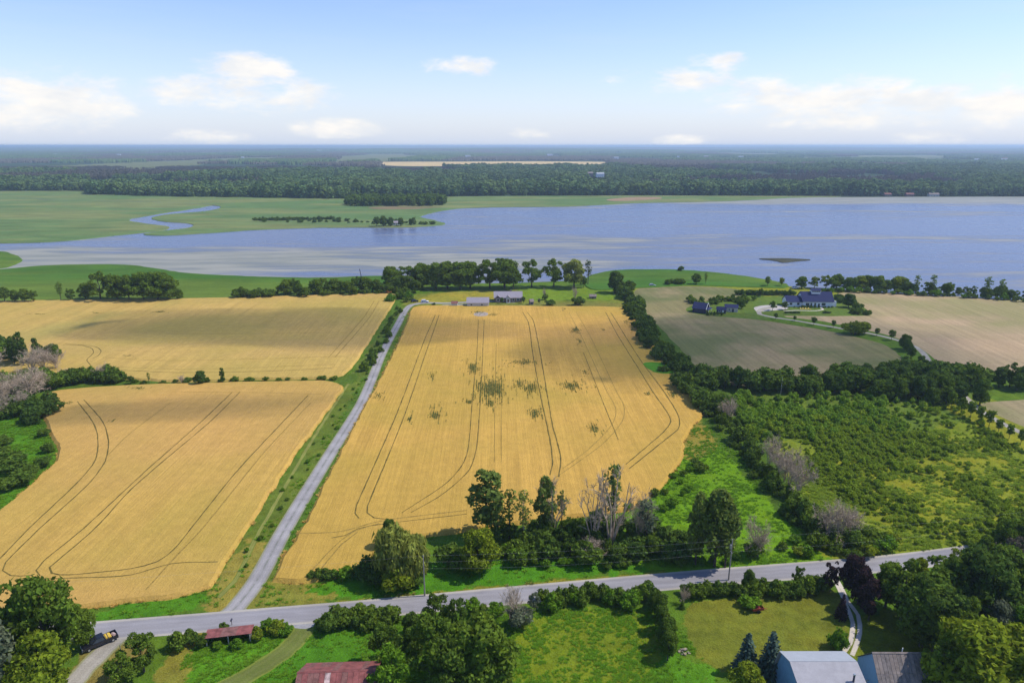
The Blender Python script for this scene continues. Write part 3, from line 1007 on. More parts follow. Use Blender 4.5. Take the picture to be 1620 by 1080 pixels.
def make_protos():
    r = np.random.default_rng(11)
    # broad deciduous trees
    for v in range(5):
        H = 12.0
        R = 4.6 + .5 * (v % 3)
        B = envelope_blobs(r, H, R, .08 + .04 * (v % 2), 34, (.17, .38), .25)
        P, N = blobs_shell(B, r, 14)
        Vv, Qq = cards(P, N, .43, r)
        reg('broad', H, trunk_mesh('trunk', H, .28, [b[:3] for b in B[::3]], r), fastmesh('crown', Vv, Qq))
    for v in range(3):          # looser crowns with gaps and stray boughs
        H = 12.0
        R = 4.8
        B = envelope_blobs(r, H, R, .16, 24, (.15, .30), .1 + .15 * v, 1.0 + .2 * v)
        B = [(b[0] * s_, b[1] * s_, b[2] + r.normal(0, .5), b[3], b[4], b[5]) for b, s_ in zip(B, r.uniform(.8, 1.45, len(B)))]
        P, N = blobs_shell(B, r, 12, .7)
        Vv, Qq = cards(P, N, .42, r, 1.6, .8)
        reg('broad', H, trunk_mesh('trunk', H, .26, [b[:3] for b in B[::2]], r, .03), fastmesh('crown', Vv, Qq))
    # poplars: tall, ragged, upright
    for v in range(3):
        H = 18.0
        R = 3.4 + .35 * v
        B = envelope_blobs(r, H, R, .10, 24, (.26, .42), .35, 1.6)
        P, N = blobs_shell(B, r, 6.0, .7)
        Vv, Qq = cards(P, N, .55, r)
        reg('poplar', H, trunk_mesh('trunk', H, .26, [b[:3] for b in B[::3]], r, .01, .92), fastmesh('crown', Vv, Qq))
    # thin sparse poplar with gaps
    for v in range(2):
        H = 14.0
        B = envelope_blobs(r, H, 2.0, .28, 16, (.3, .45), .3, 1.3)
        P, N = blobs_shell(B, r, 4.0, .6)
        Vv, Qq = cards(P, N, .45, r)
        reg('thin', H, trunk_mesh('trunk', H, .17, [b[:3] for b in B[::2]], r, .015, .95), fastmesh('crown', Vv, Qq))
    # shrubs
    for v in range(5):
        H = 3.2
        R = 2.3
        B = []
        for i in range(13):
            a = i * 2.4
            q = R * .62 * math.sqrt((i + .3) / 13)
            rr = R * r.uniform(.20, .46)
            B.append((q * 1.15 * math.cos(a), q * 1.15 * math.sin(a), H * (1 - .6 * (q / R) ** 2) * r.uniform(.30, .92), rr, rr, rr * r.uniform(.8, 1.15)))
        P, N = blobs_shell(B, r, 17, .8, -.8)
        P[:, 2] = np.abs(P[:, 2]) + .05
        Vv, Qq = cards(P, N, .36, r)
        mb = MB()
        for i in range(5):
            a = i * 1.256
            mb.tube([(.1 * math.cos(a), .1 * math.sin(a), -.1), (.5 * math.cos(a), .5 * math.sin(a), 1.0), (1.0 * math.cos(a), 1.0 * math.sin(a), 2.0)], [.06, .045, .02], 4)
        reg('shrub', H, mb.mesh('stem'), fastmesh('crown', Vv, Qq))
    # willow
    for v in range(2):
        H = 9.0
        B = envelope_blobs(r, H, 5.2, .12, 24, (.28, .42), .15)
        P, N = blobs_shell(B, r, 7.0, .75)
        V1, Q1 = cards(P, N, .42, r, 3.6, .35, down=(0, 0, -1))
        P2, N2 = blobs_shell(B, r, 5.0, .7)
        V2, Q2 = cards(P2, N2, .4, r, 1.6)
        reg('willow', H, trunk_mesh('trunk', H, .35, [b[:3] for b in B[::3]], r), fastmesh('crown', np.concatenate([V1, V2]), np.concatenate([Q1, Q2 + len(V1)])))
    # spruce: tiers of drooping boughs
    for v in range(2):
        H, R = 9.0, 2.5
        P, N = [], []
        nt = 24
        for t in range(nt):
            z = .5 + (H - .7) * t / nt
            rad = R * (1 - t / nt) ** .85 + .12
            nbg = max(5, int(13 * rad / R) + 3)
            for k in range(nbg):
                a = 2 * math.pi * k / nbg + t * .7 + r.normal(0, .1)
                L = rad * r.uniform(.75, 1.12)
                for s in np.linspace(.25, 1, max(3, int(L / .28))):
                    P.append((math.cos(a) * L * s, math.sin(a) * L * s, z - .28 * L * s + r.normal(0, .06) + .16 * L * s * s))
                    N.append((math.cos(a) * .5, math.sin(a) * .5, .8))
        Vv, Qq = cards(np.array(P), np.array(N), .42, r, 1.7, .4)
        mb = MB()
        mb.tube([(0, 0, -.1), (0, 0, H * .5), (0, 0, H * .98)], [.17, .1, .02], 6)
        reg('spruce', H, mb.mesh('trunk'), fastmesh('crown', Vv, Qq))
    # young street-size tree: clear stem, oval crown
    for v in range(3):
        H = 5.0
        B = envelope_blobs(r, H, 1.45, .28, 12, (.34, .5), .25)
        P, N = blobs_shell(B, r, 16, .75)
        Vv, Qq = cards(P, N, .34, r)
        reg('young', H, trunk_mesh('trunk', H, .08, [b[:3] for b in B[::3]], r, .01), fastmesh('crown', Vv, Qq))
    # bare dying ash: branches and a haze of twigs
    for v in range(3):
        H = 12.0
        mb = MB()
        tw_a, tw_b = [], []

        def grow(p, d, L, rad, lev):
            q1 = p + d * L * .5 + Vector(r.normal(0, .06 * L, 3))
            q2 = p + d * L + Vector(r.normal(0, .10 * L, 3))
            if lev < 3:
                mb.tube([p, q1, q2], [rad, rad * .75, rad * .5], 5 if lev == 0 else (4 if lev == 1 else 3), lev == 0)
            else:
                tw_a.append(p)
                tw_b.append(q2)
                return
            nchild = (7, 5, 6)[lev]
            for k in range(nchild):
                t = r.uniform(.25, 1.0) if lev else r.uniform(.2, 1.0)
                s = (p.lerp(q1, t * 2) if t < .5 else q1.lerp(q2, t * 2 - 1))
                nd = d * r.uniform(.55, .95) + Vector(r.normal(0, .42, 3)) + Vector((0, 0, .14))
                grow(s, nd.normalized(), L * r.uniform(.45, .68), rad * .45, lev + 1)
        grow(Vector((0, 0, -.15)), Vector((.02, .02, 1)).normalized(), H * .5, .22, 0)
        for k in range(3):
            a = k * 2.1 + v
            grow(Vector((.1 * math.cos(a), .1 * math.sin(a), .2)), Vector((math.cos(a) * .34, math.sin(a) * .34, 1)).normalized(), H * .44, .15, 0)
        A, Bv = np.array(tw_a), np.array(tw_b)
        D = Bv - A
        S = np.cross(D, r.normal(0, 1, D.shape))
        S /= np.linalg.norm(S, axis=1, keepdims=True) + 1e-9
        w = .03
        Vv = np.stack([A - S * w, A + S * w, Bv + S * w * .4, Bv - S * w * .4], 1).reshape(-1, 3)
        # side twiglets
        PR, DR = [], []
        for k in range(2):
            tt = r.uniform(.2, 1, (len(A), 1))
            PR.append(A + D * tt)
            DR.append(D * .35 + r.normal(0, .28, D.shape))
        PR, DR = np.concatenate(PR), np.concatenate(DR)
        S2 = np.cross(DR, r.normal(0, 1, DR.shape))
        S2 /= np.linalg.norm(S2, axis=1, keepdims=True) + 1e-9
        V2 = np.stack([PR - S2 * .022, PR + S2 * .022, PR + DR + S2 * .01, PR + DR - S2 * .01], 1).reshape(-1, 3)
        VV = np.concatenate([Vv, V2])
        reg('dead', H, mb.mesh('branches'), fastmesh('twigs', VV, np.arange(len(VV)).reshape(-1, 4)))
    # tall dead tree: a fan of upright bare limbs
    for v in range(2):
        H = 20.0
        mb = MB()
        tw = []
        for k in range(8):
            a = k * 2.4 + v
            sp = (.05, .34, .22, .42, .15, .3, .46, .25)[k]
            Lk = H * (1.0 - sp * .45) * r.uniform(.78, 1.0)
            d = Vector((math.cos(a) * sp, math.sin(a) * sp, 1)).normalized()
            pts = [Vector((math.cos(a) * .15, math.sin(a) * .15, -.2))]
            for i in range(1, 6):
                pts.append(pts[0] + d * Lk * i / 5 + Vector(r.normal(0, .25, 3)) * (i / 3))
            mb.tube(pts, [.24 * (1 - .8 * i / 5) for i in range(6)], 5)
            for j in range(9):
                t = r.uniform(.3, .98)
                i = min(4, int(t * 5))
                s0 = pts[i].lerp(pts[i + 1], t * 5 - i)
                bd = (d + Vector(r.normal(0, .5, 3))).normalized()
                e = s0 + bd * r.uniform(1.2, 3.4) * (1.15 - t * .5)
                mb.tube([s0, s0.lerp(e, .5) + Vector(r.normal(0, .12, 3)), e], [.07, .05, .02], 3, False)
                for q in range(14):
                    u = s0.lerp(e, r.uniform(.3, 1))
                    tw.append((u, u + (bd + Vector(r.normal(0, .55, 3))).normalized() * r.uniform(.5, 1.4)))
        A = np.array([t[0] for t in tw])
        Bv = np.array([t[1] for t in tw])
        S = np.cross(Bv - A, r.normal(0, 1, A.shape))
        S /= np.linalg.norm(S, axis=1, keepdims=True) + 1e-9
        Vv = np.stack([A - S * .035, A + S * .035, Bv + S * .012, Bv - S * .012], 1).reshape(-1, 3)
        reg('snag', H, mb.mesh('branches'), fastmesh('twigs', Vv, np.arange(len(Vv)).reshape(-1, 4)))
    # grass tuft / weed clump
    for v in range(3):
        n = 26
        a = r.uniform(0, 6.283, n)
        base = np.stack([np.cos(a), np.sin(a), np.zeros(n)], 1) * r.uniform(0, .35, (n, 1))
        tip = base * 2.0 + np.stack([np.cos(a) * .35, np.sin(a) * .35, r.uniform(.2, .5, n)], 1)
        side = np.stack([-np.sin(a), np.cos(a), np.zeros(n)], 1) * .07
        mid = base * .45 + tip * .55 + np.array([0, 0, .08])
        Vv = np.stack([base - side, base + side, mid + side * .8, mid - side * .8], 1).reshape(-1, 3)
        V2 = np.stack([mid - side * .8, mid + side * .8, tip + side * .1, tip - side * .1], 1).reshape(-1, 3)
        VV = np.concatenate([Vv, V2])
        reg('tuft', .8, None, fastmesh('tuft', VV, np.arange(len(VV)).reshape(-1, 4)))
    # coarse crowns for the wood across the lake
    for v in range(4):
        H = 14.0
        B = envelope_blobs(r, H, 4.6, .02, 11, (.36, .55), .3, 1.2)
        P, N = blobs_shell(B, r, .75, .8, -.9)
        Vv, Qq = cards(P, N, 1.9, r, 1.3, .4)
        reg('fartree', H, None, fastmesh('far_crown', Vv, Qq))
    # canopy patches for the plain beyond: sixty metres of treetops each
    for v in range(3):
        VV, QQ = [], []
        b = 0
        for k in range(85):
            cx_, cy_ = r.uniform(-34, 34, 2)
            R = r.uniform(3.2, 5.5)
            H = r.uniform(9, 17)
            for lev, (rr, zz) in enumerate(((.95, .45), (.85, .8), (.35, 1.0))):
                for s in range(6):
                    a = s * 1.047 + lev * .5
                    q = R * rr * r.uniform(.8, 1.15)
                    VV.append((cx_ + q * math.cos(a), cy_ + q * math.sin(a), H * zz * r.uniform(.93, 1.05) if lev else 0))
            for lev in range(2):
                for s in range(6):
                    QQ.append((b + lev * 6 + s, b + lev * 6 + (s + 1) % 6, b + lev * 6 + 6 + (s + 1) % 6, b + lev * 6 + 6 + s))
            QQ.append((b + 12, b + 13, b + 14, b + 15))
            QQ.append((b + 12, b + 15, b + 16, b + 17))
            b += 18
        reg('canopy', 14, None, fastmesh('canopy', np.array(VV), np.array(QQ)))


make_protos()

TREE_RND = random.Random(5)


def plant(name, kind, label, cat, loc, H, w=1.0, mat='leaf_mid', bark='bark', group=None, var=None, rz=None):
    """one tree or shrub: an Empty with trunk and crown"""
    ps = PROTO[kind]
    H0, tr, cr = ps[(TREE_RND.randrange(len(ps)) if var is None else var % len(ps))]
    s = H / H0
    o = thing(name, label, cat, loc, TREE_RND.uniform(0, 6.28) if rz is None else rz, group)
    o.scale = (s * w, s * w, s)
    for me, m in ((tr, MAT[bark]), (cr, MAT[mat])):
        if me is None:
            continue
        if not me.materials:
            me.materials.append(m)
        c = bpy.data.objects.new('trunk' if (me is tr and kind != 'shrub') else ('stem' if me is tr else 'crown'), me)
        if kind in ('dead', 'snag'):
            c.name = 'branches' if me is tr else 'twigs'
        COL.objects.link(c)
        c.parent = o
        c.material_slots[0].link = 'OBJECT'
        c.material_slots[0].material = m
    return o


def T(kind, bx, by, top, label, name=None, w=1.0, mat='leaf_mid', group=None, bark='bark', cat=None, H=None, var=None):
    """plant at the pixel where it stands; its top shows in row `top`"""
    p = G(bx, by)
    h = H if H is not None else max(.6, HT(p.y, top))
    base = {'broad': 'tree', 'poplar': 'poplar_tree', 'thin': 'slender_tree', 'shrub': 'shrub', 'willow': 'willow_tree', 'spruce': 'spruce_tree',
            'young': 'young_tree', 'dead': 'bare_tree', 'snag': 'dead_tree'}[kind]
    return plant(name or base, kind, label, cat or ('shrub' if kind == 'shrub' else 'tree'), (p.x, p.y, 0), h, w, mat, bark, group, var)


ENDS = {}
ENDS.update({
    'long hedgerow beside the wheat': ('near the shore', 'opposite the dark barn', 'halfway down the wheat', 'by the green wet patch', 'where the belt joins it'),
    'skirt of the long hedgerow': ('near the shore', 'opposite the dark barn', 'halfway down the wheat', 'by the green wet patch', 'where the belt joins it'),
    'lower hedgerow before the thicket': ('where the belt joins it', 'near the leaning bare tree', 'among the grey ashes', 'towards the road'),
    'foot of the lower hedgerow': ('where the belt joins it', 'near the leaning bare tree', 'among the grey ashes', 'towards the road'),
    'crosswise belt behind the thicket': ('next to the long hedgerow', 'behind the thin mast', 'below the olive field', 'close to the drive trees', 'past the drive'),
    'widening of the belt': ('below the olive field', 'beside the drive', 'past the drive'),
    'undergrowth below the dead trees': ('below the slender trees', 'below the forked dead tree', 'beside the paired poplars'),
    'shrubs at the wheat side': ('by the tall poplar', 'behind the forked dead tree', 'towards the bright meadow'),
    'bushy trees between wheat and lake': ('marsh end', 'middle', 'driveway end'),
    'low shrubs by the tan field': ('farmhouse end', 'middle', 'far end'),
    'mixed trees along the tan field edge': ('farmhouse end', 'middle', 'far end'),
    'dense shore trees behind the tan field': ('farmhouse end', 'far end'),
    'hedge between the left wheat fields': ('next to the left wood', 'middle', 'at the open bank'),
    'low bushes on the bank between left fields': ('by the hedge end', 'below the two dark trees', 'towards the driveway'),
    'weed bushes on the driveway verge': ('near the road', 'midway up', 'near the field bank'),
    'hedge between meadow and road': ('bare tree end', 'middle', 'lawn end'),
    'hedge between lawn and road': ('tiny cone tree end', 'utility pole end'),
    'hedge on the drive side of the lawn': ('utility pole end', 'drive end'),
    'hedge behind the farmhouse': ('shed end', 'farmhouse end'),
    'shrubs on the far road bank': ('hedgerow end', 'grove end'),
    'roadside row past the mown track': ('track end', 'clump end'),
    'shrubs dotted over the point': ('marsh end', 'middle', 'cottage end'),
    'bushes in the row along the point': ('marsh end', 'cottage end'),
    'middle of the left wood': ('outer side', 'hedge side'),
    'upper edge of the left wood': ('outer side', 'wheat side'),
    'lower edge of the left wood': ('outer side', 'wheat side'),
    'roadside shrubs before the belt': ('willow side', 'middle', 'pole side'),
    'bushes in the green meadow': ('tree belt side', 'hedgerow side'),
    'orchard bushes': ('dark barn side', 'gravel yard side'),
})


def hedge(px, n, hrange, label, group, name='hedge_shrub', kinds=('shrub',), mats=('leaf_mid', 'leaf_dark'), spread=2.0, wr=(.9, 1.3), world=None, cat='shrub'):
    """n separate plants along a line"""
    P = spline(PX(px), False, 2.0)
    L = [0.0]
    for a, b in zip(P, P[1:]):
        L.append(L[-1] + (b - a).length)
    for i in range(n):
        d = (i + TREE_RND.uniform(.2, .8)) / n * L[-1]
        j = max(0, min(len(P) - 2, next((k for k in range(len(L) - 1) if L[k + 1] >= d), 0)))
        t = (d - L[j]) / max(1e-6, L[j + 1] - L[j])
        p = P[j].lerp(P[j + 1], t)
        q = P[j + 1] - P[j]
        nr = Vector((-q.y, q.x, 0)).normalized()
        p = p + nr * TREE_RND.uniform(-spread, spread)
        k = TREE_RND.choice(kinds)
        h = TREE_RND.uniform(*hrange)
        m = TREE_RND.choice(mats)
        if k == 'dead':
            m = 'deadtwig'
        lb = label
        if group in ENDS:
            lb = label + ', ' + ENDS[group][min(len(ENDS[group]) - 1, int(d / L[-1] * len(ENDS[group])))]
        plant(name, k, lb, cat, (p.x, p.y, 0), h, TREE_RND.uniform(*wr), m, 'deadwood' if k == 'dead' else 'bark', group)


def scatter(name, pts, sc, kind, mat, label, cat, wz=None, parent=None):
    """uncountable plants as ONE object: instances on points"""
    protos = []
    for i, (H0, tr, cr) in enumerate(PROTO[kind]):
        me = cr.copy()
        me.materials.clear()
        me.materials.append(MAT[mat])
        protos.append(bpy.data.objects.new('src_' + name, me))
    n = len(pts)
    me = bpy.data.meshes.new(name)
    me.vertices.add(n)
    me.vertices.foreach_set('co', np.asarray(pts, np.float32).ravel())
    for an, typ, arr in (('psc', 'FLOAT_VECTOR', np.asarray(sc, np.float32)), ('prz', 'FLOAT', rng.uniform(0, 6.28, n).astype(np.float32)),
                         ('pid', 'INT', rng.integers(0, len(protos), n).astype(np.int32))):
        a = me.attributes.new(an, typ, 'POINT')
        a.data.foreach_set('vector' if typ == 'FLOAT_VECTOR' else 'value', arr.ravel())
    o = link(name, me)
    me.materials.append(MAT[mat])
    ng = bpy.data.node_groups.new(name, 'GeometryNodeTree')
    ng.interface.new_socket('Geometry', in_out='INPUT', socket_type='NodeSocketGeometry')
    ng.interface.new_socket('Geometry', in_out='OUTPUT', socket_type='NodeSocketGeometry')
    N_, Lk = ng.nodes, ng.links
    gi, go = N_.new('NodeGroupInput'), N_.new('NodeGroupOutput')
    iop = N_.new('GeometryNodeInstanceOnPoints')
    gti = N_.new('GeometryNodeGeometryToInstance')
    for p in protos[::-1]:
        oi = N_.new('GeometryNodeObjectInfo')
        oi.inputs[0].default_value = p
        Lk.new(oi.outputs['Geometry'], gti.inputs[0])

    def attr(nm, t):
        nd = N_.new('GeometryNodeInputNamedAttribute')
        nd.data_type = t
        nd.inputs[0].default_value = nm
        return nd.outputs[0]
    cmb = N_.new('ShaderNodeCombineXYZ')
    Lk.new(attr('prz', 'FLOAT'), cmb.inputs[2])
    Lk.new(gi.outputs[0], iop.inputs['Points'])
    Lk.new(gti.outputs[0], iop.inputs['Instance'])
    iop.inputs['Pick Instance'].default_value = True
    Lk.new(attr('pid', 'INT'), iop.inputs['Instance Index'])
    Lk.new(cmb.outputs[0], iop.inputs['Rotation'])
    Lk.new(attr('psc', 'FLOAT_VECTOR'), iop.inputs['Scale'])
    Lk.new(iop.outputs[0], go.inputs[0])
    md = o.modifiers.new('scatter', 'NODES')
    md.node_group = ng
    if parent is not None:
        o.parent = parent
        tag(o, kind='stuff')
    else:
        tag(o, label, cat, kind='stuff')
    return o


# ---- woods across the lake: one mass
front = np.array([(-900, 302), (0, 302), (138, 302), (142, 308), (250, 311), (400, 313), (540, 315), (565, 311), (720, 311), (740, 310), (1000, 309.5), (1200, 310.2),
                  (1420, 310.4), (1620, 310.4), (2600, 310)])


def forest_ok(px, py):
    return py < np.interp(px, front[:, 0], front[:, 1])


BROWN = [(-300, 258), (250, 258), (470, 261), (700, 266), (760, 276), (480, 272), (200, 273.5), (-300, 275)]
FARF = [(590, 254.5), (960, 254.5), (970, 257), (958, 265.5), (600, 266.5)]
PATCH = [[(960, 250), (1500, 250), (1500, 253), (960, 253)], [(930, 283), (960, 283), (960, 292), (930, 292)], [(1440, 260.5), (1570, 260.5), (1570, 264.5), (1440, 264.5)], [(1580, 254), (1600, 254), (1600, 258), (1580, 258)], [(860, 245), (890, 245), (890, 249), (860, 249)], [(300, 271), (340, 271), (340, 277.5), (300, 277.5)]]


def sample_forest(y0, y1, area_each, seed):
    r = np.random.default_rng(seed)
    A = .88 * (y1 * y1 - y0 * y0)
    n = int(A / area_each)
    yy = np.sqrt(r.uniform(y0 * y0, y1 * y1, n))
    xx = r.uniform(-.88, .88, n) * yy
    return xx, yy, r


xx, yy, r = sample_forest(1180, 3000, 92, 3)
pxx, pyy = TOPIX(xx, yy)
ok = forest_ok(pxx, pyy)
brown = inpoly(pxx, pyy, BROWN)
ok &= ~inpoly(pxx, pyy, FARF)
for pt in PATCH:
    ok &= ~inpoly(pxx, pyy, pt)
clear = fbm(xx / 260, yy / 420, 51, 3)
ok &= ~((clear > .70) & (yy > 1600))
h = 7 + 15 * fbm(xx / 70, yy / 110, 9, 3) + r.normal(0, 2.2, len(xx))
dens = fbm(xx / 330 + 7, yy / 700, 17, 3)
bro = brown | ((dens > .55) & (yy > 1600))
g_ = ok & ~bro
s = h / 14
s = s * np.where(pyy > np.interp(pxx, front[:, 0], front[:, 1]) - 3.2, 1.12, 1.0)
scatter('far_woodland', np.stack([xx, yy, 0 * xx], 1)[g_], np.stack([s * 1.45, s * 1.45, s], 1)[g_], 'fartree', 'leaf_far', 'dark green woodland filling the far shore beyond the lake and marsh', 'woodland')
b_ = ok & bro & (r.uniform(0, 1, len(xx)) < .8)
s2 = s * np.where(brown, .42, .8)
scatter('far_scrub', np.stack([xx, yy, 0 * xx], 1)[b_], np.stack([s2, s2, s2], 1)[b_], 'fartree', 'leaf_farbrown', 'brownish dying scrub among the woods behind the far shore', 'scrub')
PT, SC, PT2, SC2 = [], [], [], []
for y0, y1, ae, k, sd_ in ((2950, 8000, 3000, 1.0, 4), (7900, 16000, 16000, 2.3, 5), (15500, 34000, 90000, 5.0, 6)):
    xx, yy, r = sample_forest(y0, y1, ae, sd_)
    pxx, pyy = TOPIX(xx, yy)
    ok = ~inpoly(pxx, pyy, FARF) & ~inpoly(pxx, pyy, BROWN)
    for pt in PATCH:
        ok &= ~inpoly(pxx, pyy, pt)
    ok &= fbm(xx / 900, yy / 1500, 31, 3) < .645
    z = zground(xx, yy)
    br = fbm(xx / 700 + 3, yy / 1600, 61, 3) > .54
    P3 = np.stack([xx, yy, z - .5], 1)
    S3 = np.stack([np.full(len(xx), k), np.full(len(xx), k), r.uniform(.8, 1.25, len(xx)) * (1 + .08 * (k - 1))], 1)
    PT.append(P3[ok & ~br])
    SC.append(S3[ok & ~br])
    PT2.append(P3[ok & br])
    SC2.append(S3[ok & br] * np.array([1, 1, .75]))
scatter('distant_forest', np.concatenate(PT), np.concatenate(SC), 'canopy', 'leaf_far', 'blue-green forest covering the plain out to the horizon', 'forest')
scatter('distant_scrub', np.concatenate(PT2), np.concatenate(SC2), 'canopy', 'leaf_farbrown', 'brownish scrubland patches between the forests of the distant plain', 'scrub')
# grove standing forward on the marsh
r = np.random.default_rng(77)
gp = [G(r.uniform(548, 706), 0 + r.uniform(318, 327)) for _ in range(260)]
gp = [p for p in gp if inpoly(np.array([TOPIX(p.x, p.y)[0]]), np.array([TOPIX(p.x, p.y)[1]]), [(546, 325), (560, 318), (700, 319), (708, 325), (650, 328), (560, 328)])[0]]
s = r.uniform(.75, 1.05, len(gp))
scatter('marsh_grove', [(p.x, p.y, .3) for p in gp], np.stack([s * 1.15, s * 1.15, s], 1), 'fartree', 'leaf_dark', 'dense dark grove standing forward of the far woods on the marsh', 'grove')
# low shrubs in two rows on the point
for a, b, n in ((405, 545, 34), (520, 655, 30), (560, 700, 14)):
    pass
hedge([(408, 351), (470, 351.5), (545, 352), (640, 354), (690, 356)], 30, (2.2, 4.2), 'small dark shrub on the grassy point in the lake', 'shrubs dotted over the point', 'point_shrub', mats=('leaf_dark', 'leaf_deep'), spread=12, wr=(.9, 1.4))
hedge([(400, 349.5), (450, 349), (540, 348)], 30, (3.0, 4.8), 'dark bush in the long row along the grassy point', 'bushes in the row along the point', 'point_bush', mats=('leaf_dark', 'leaf_deep'), spread=3, wr=(1, 1.4))
for i, (bx, by, tp, ww) in enumerate([(596, 359, 342, 1.3), (607, 358.6, 341, 1.2), (618, 358.6, 343, 1.0), (634, 358.6, 344, 1.2), (650, 357, 345, 1.0), (655, 357, 343, .8)]):
    T('broad', bx, by, tp, 'round-crowned tree beside the white cottage on the point', w=ww, mat='leaf_dark', group='trees around the cottage on the point')

# ---- trees and shrubs along the near shore of the lake
for bx, by, tp, w in ((136, 474, 446, .9), (160, 475, 429, 1.05), (186, 475, 434, .9), (205, 476, 433, .95), (228, 475, 430, 1.1), (250, 475, 429, 1.1), (268, 475, 434, 1.0)):
    T('broad', bx, by, tp, 'large rounded willow-like tree in the clump before the left marsh', w=w * 1.25, mat='leaf_mid', group='big trees clumped before the left marsh')
T('thin', 97, 476, 444, 'slim upright tree at the end of the marsh tree clump', mat='leaf_mid', w=1.3)
T('broad', 112, 476, 456, 'short dark tree between the slim tree and the big marsh clump', mat='leaf_dark')
T('broad', 284, 474, 456, 'small leafy tree at the driveway end of the marsh clump', mat='leaf_mid')
for bx, tp, w in ((-12, 452, 1.2), (8, 453, 1.2), (24, 458, 1.0), (40, 456, 1.1), (54, 459, 1.0)):
    T('broad', bx, 478.5, tp, 'low spreading tree behind the upper wheat field by the marsh', w=w, mat='leaf_mid', group='low trees behind the upper wheat field')
hedge([(372, 472), (400, 471), (438, 469)], 9, (3.5, 6.0), 'dark bush in the short row at the upper wheat edge', 'bushes at the upper wheat edge', 'field_bush', mats=('leaf_dark', 'leaf_mid'), spread=3)
hedge([(452, 469), (500, 467), (560, 465), (625, 462), (670, 460)], 24, (6.5, 11.5), 'dense bushy tree in the thick row between wheat and lake', 'bushy trees between wheat and lake', 'bushy_tree', kinds=('broad',), mats=('leaf_mid', 'leaf_dark'), spread=7, wr=(1.1, 1.5), cat='tree')
hedge([(470, 468), (540, 467), (640, 463), (648, 470)], 16, (2.5, 4.5), 'low shrub at the foot of the bushy shore row', 'low shrubs under the shore row', 'low_shrub', mats=('leaf_mid', 'leaf_dark'), spread=3)
for bx, by, tp, w in ((620, 457, 421, 1.0), (645, 455, 420, 1.1), (668, 456, 416, 1.05), (690, 457, 415, 1.0), (708, 457, 413, 1.05), (728, 457, 412, 1.05), (744, 456, 411, 1.0)):
    T('broad', bx, by, tp, 'tall full-crowned shore tree in the row left of the gap', w=w * 1.3, mat='leaf_mid', group='tall shore trees left of the gap', var=int(bx))
for bx, by, tp, w in ((775, 456, 409, 1.0), (798, 456, 410, 1.1), (812, 458, 424, .9)):
    T('broad', bx, by, tp, 'tall shore tree of the dark pair behind the brick bungalow', w=w * 1.35, mat='leaf_dark', group='dark shore trees behind the bungalow')
T('broad', 841, 454, 410, 'tall shore tree standing alone beside the open gap to the water', mat='leaf_mid', w=1.15)
T('broad', 876, 454, 409, 'tall shore tree on a clear stem behind the bungalow lawn', mat='leaf_mid', w=1.1)
T('broad', 908, 455, 410, 'broad pale shore tree at the end of the tall row', mat='leaf_willow', w=1.3)
T('thin', 930, 451, 408, 'thin-topped half-bare tree ending the tall shore row', mat='leaf_grey', w=1.2)
T('broad', 923, 455, 436, 'short dark tree under the end of the tall shore row', mat='leaf_dark', w=.8)
T('broad', 972, 463, 428, 'round dark tree at the head of the long hedgerow', mat='leaf_deep', w=1.15)
T('broad', 995, 464, 443, 'small dark tree next to the round hedgerow-head tree', mat='leaf_deep', w=1.0)
T('shrub', 1077, 429, 421, 'lone bush on the lake bank of the green marsh', mat='leaf_dark', w=1.0)
hedge([(1050, 450), (1085, 450)], 4, (2.5, 4), 'low bush in the group on the green marsh edge', 'low bushes on the marsh edge', 'marsh_bush', mats=('leaf_dark',), spread=2)
T('broad', 1101, 450, 432, 'squat dark tree on the marsh edge beside a thin one', mat='leaf_dark', w=1.2)
T('thin', 1116, 450, 430, 'thin leggy tree beside the squat marsh tree', mat='leaf_mid', w=1.2)
T('young', 1214, 453, 437, 'round small tree on the shore between marsh and bushes', mat='leaf_mid', w=1.2)
T('young', 1236, 453, 439, 'pale small tree next to the round shore tree', mat='leaf_yellow', w=1.1)
T('broad', 1268, 456, 436, 'round bushy tree behind the white farmhouse field', mat='leaf_mid', w=1.5)
T('broad', 1288, 456, 437, 'bushy tree touching the round one behind the farmhouse', mat='leaf_yellow', w=1.3)
hedge([(1304, 458), (1350, 459), (1400, 461), (1435, 463)], 15, (7, 10.5), 'full leafy tree in the dense shore row behind the tan field', 'dense shore trees behind the tan field', 'shore_tree', kinds=('broad',), mats=('leaf_mid', 'leaf_yellow', 'leaf_mid'), spread=4, wr=(1.1, 1.4), cat='tree')
hedge([(1435, 463), (1500, 466), (1560, 470), (1640, 476), (1720, 482)], 24, (5, 9), 'mixed green shore tree along the far edge of the tan field', 'mixed trees along the tan field edge', 'shore_tree', kinds=('broad',), mats=('leaf_mid', 'leaf_dark'), spread=4, wr=(1.0, 1.3), cat='tree')
hedge([(1300, 461), (1500, 469), (1720, 484)], 40, (2, 3.8), 'low shrub under the shore trees by the tan field', 'low shrubs by the tan field', 'low_shrub', mats=('leaf_mid', 'leaf_dark', 'leaf_bright'), spread=2.5)
for bx, tp in ((1448, 433), (1474, 432), (1560, 436), (1582, 440)):
    T('thin', bx, 465 + (bx - 1448) * .05, tp, 'tall narrow tree rising above the shore row', w=1.5, mat='leaf_mid', group='narrow trees above the shore row')

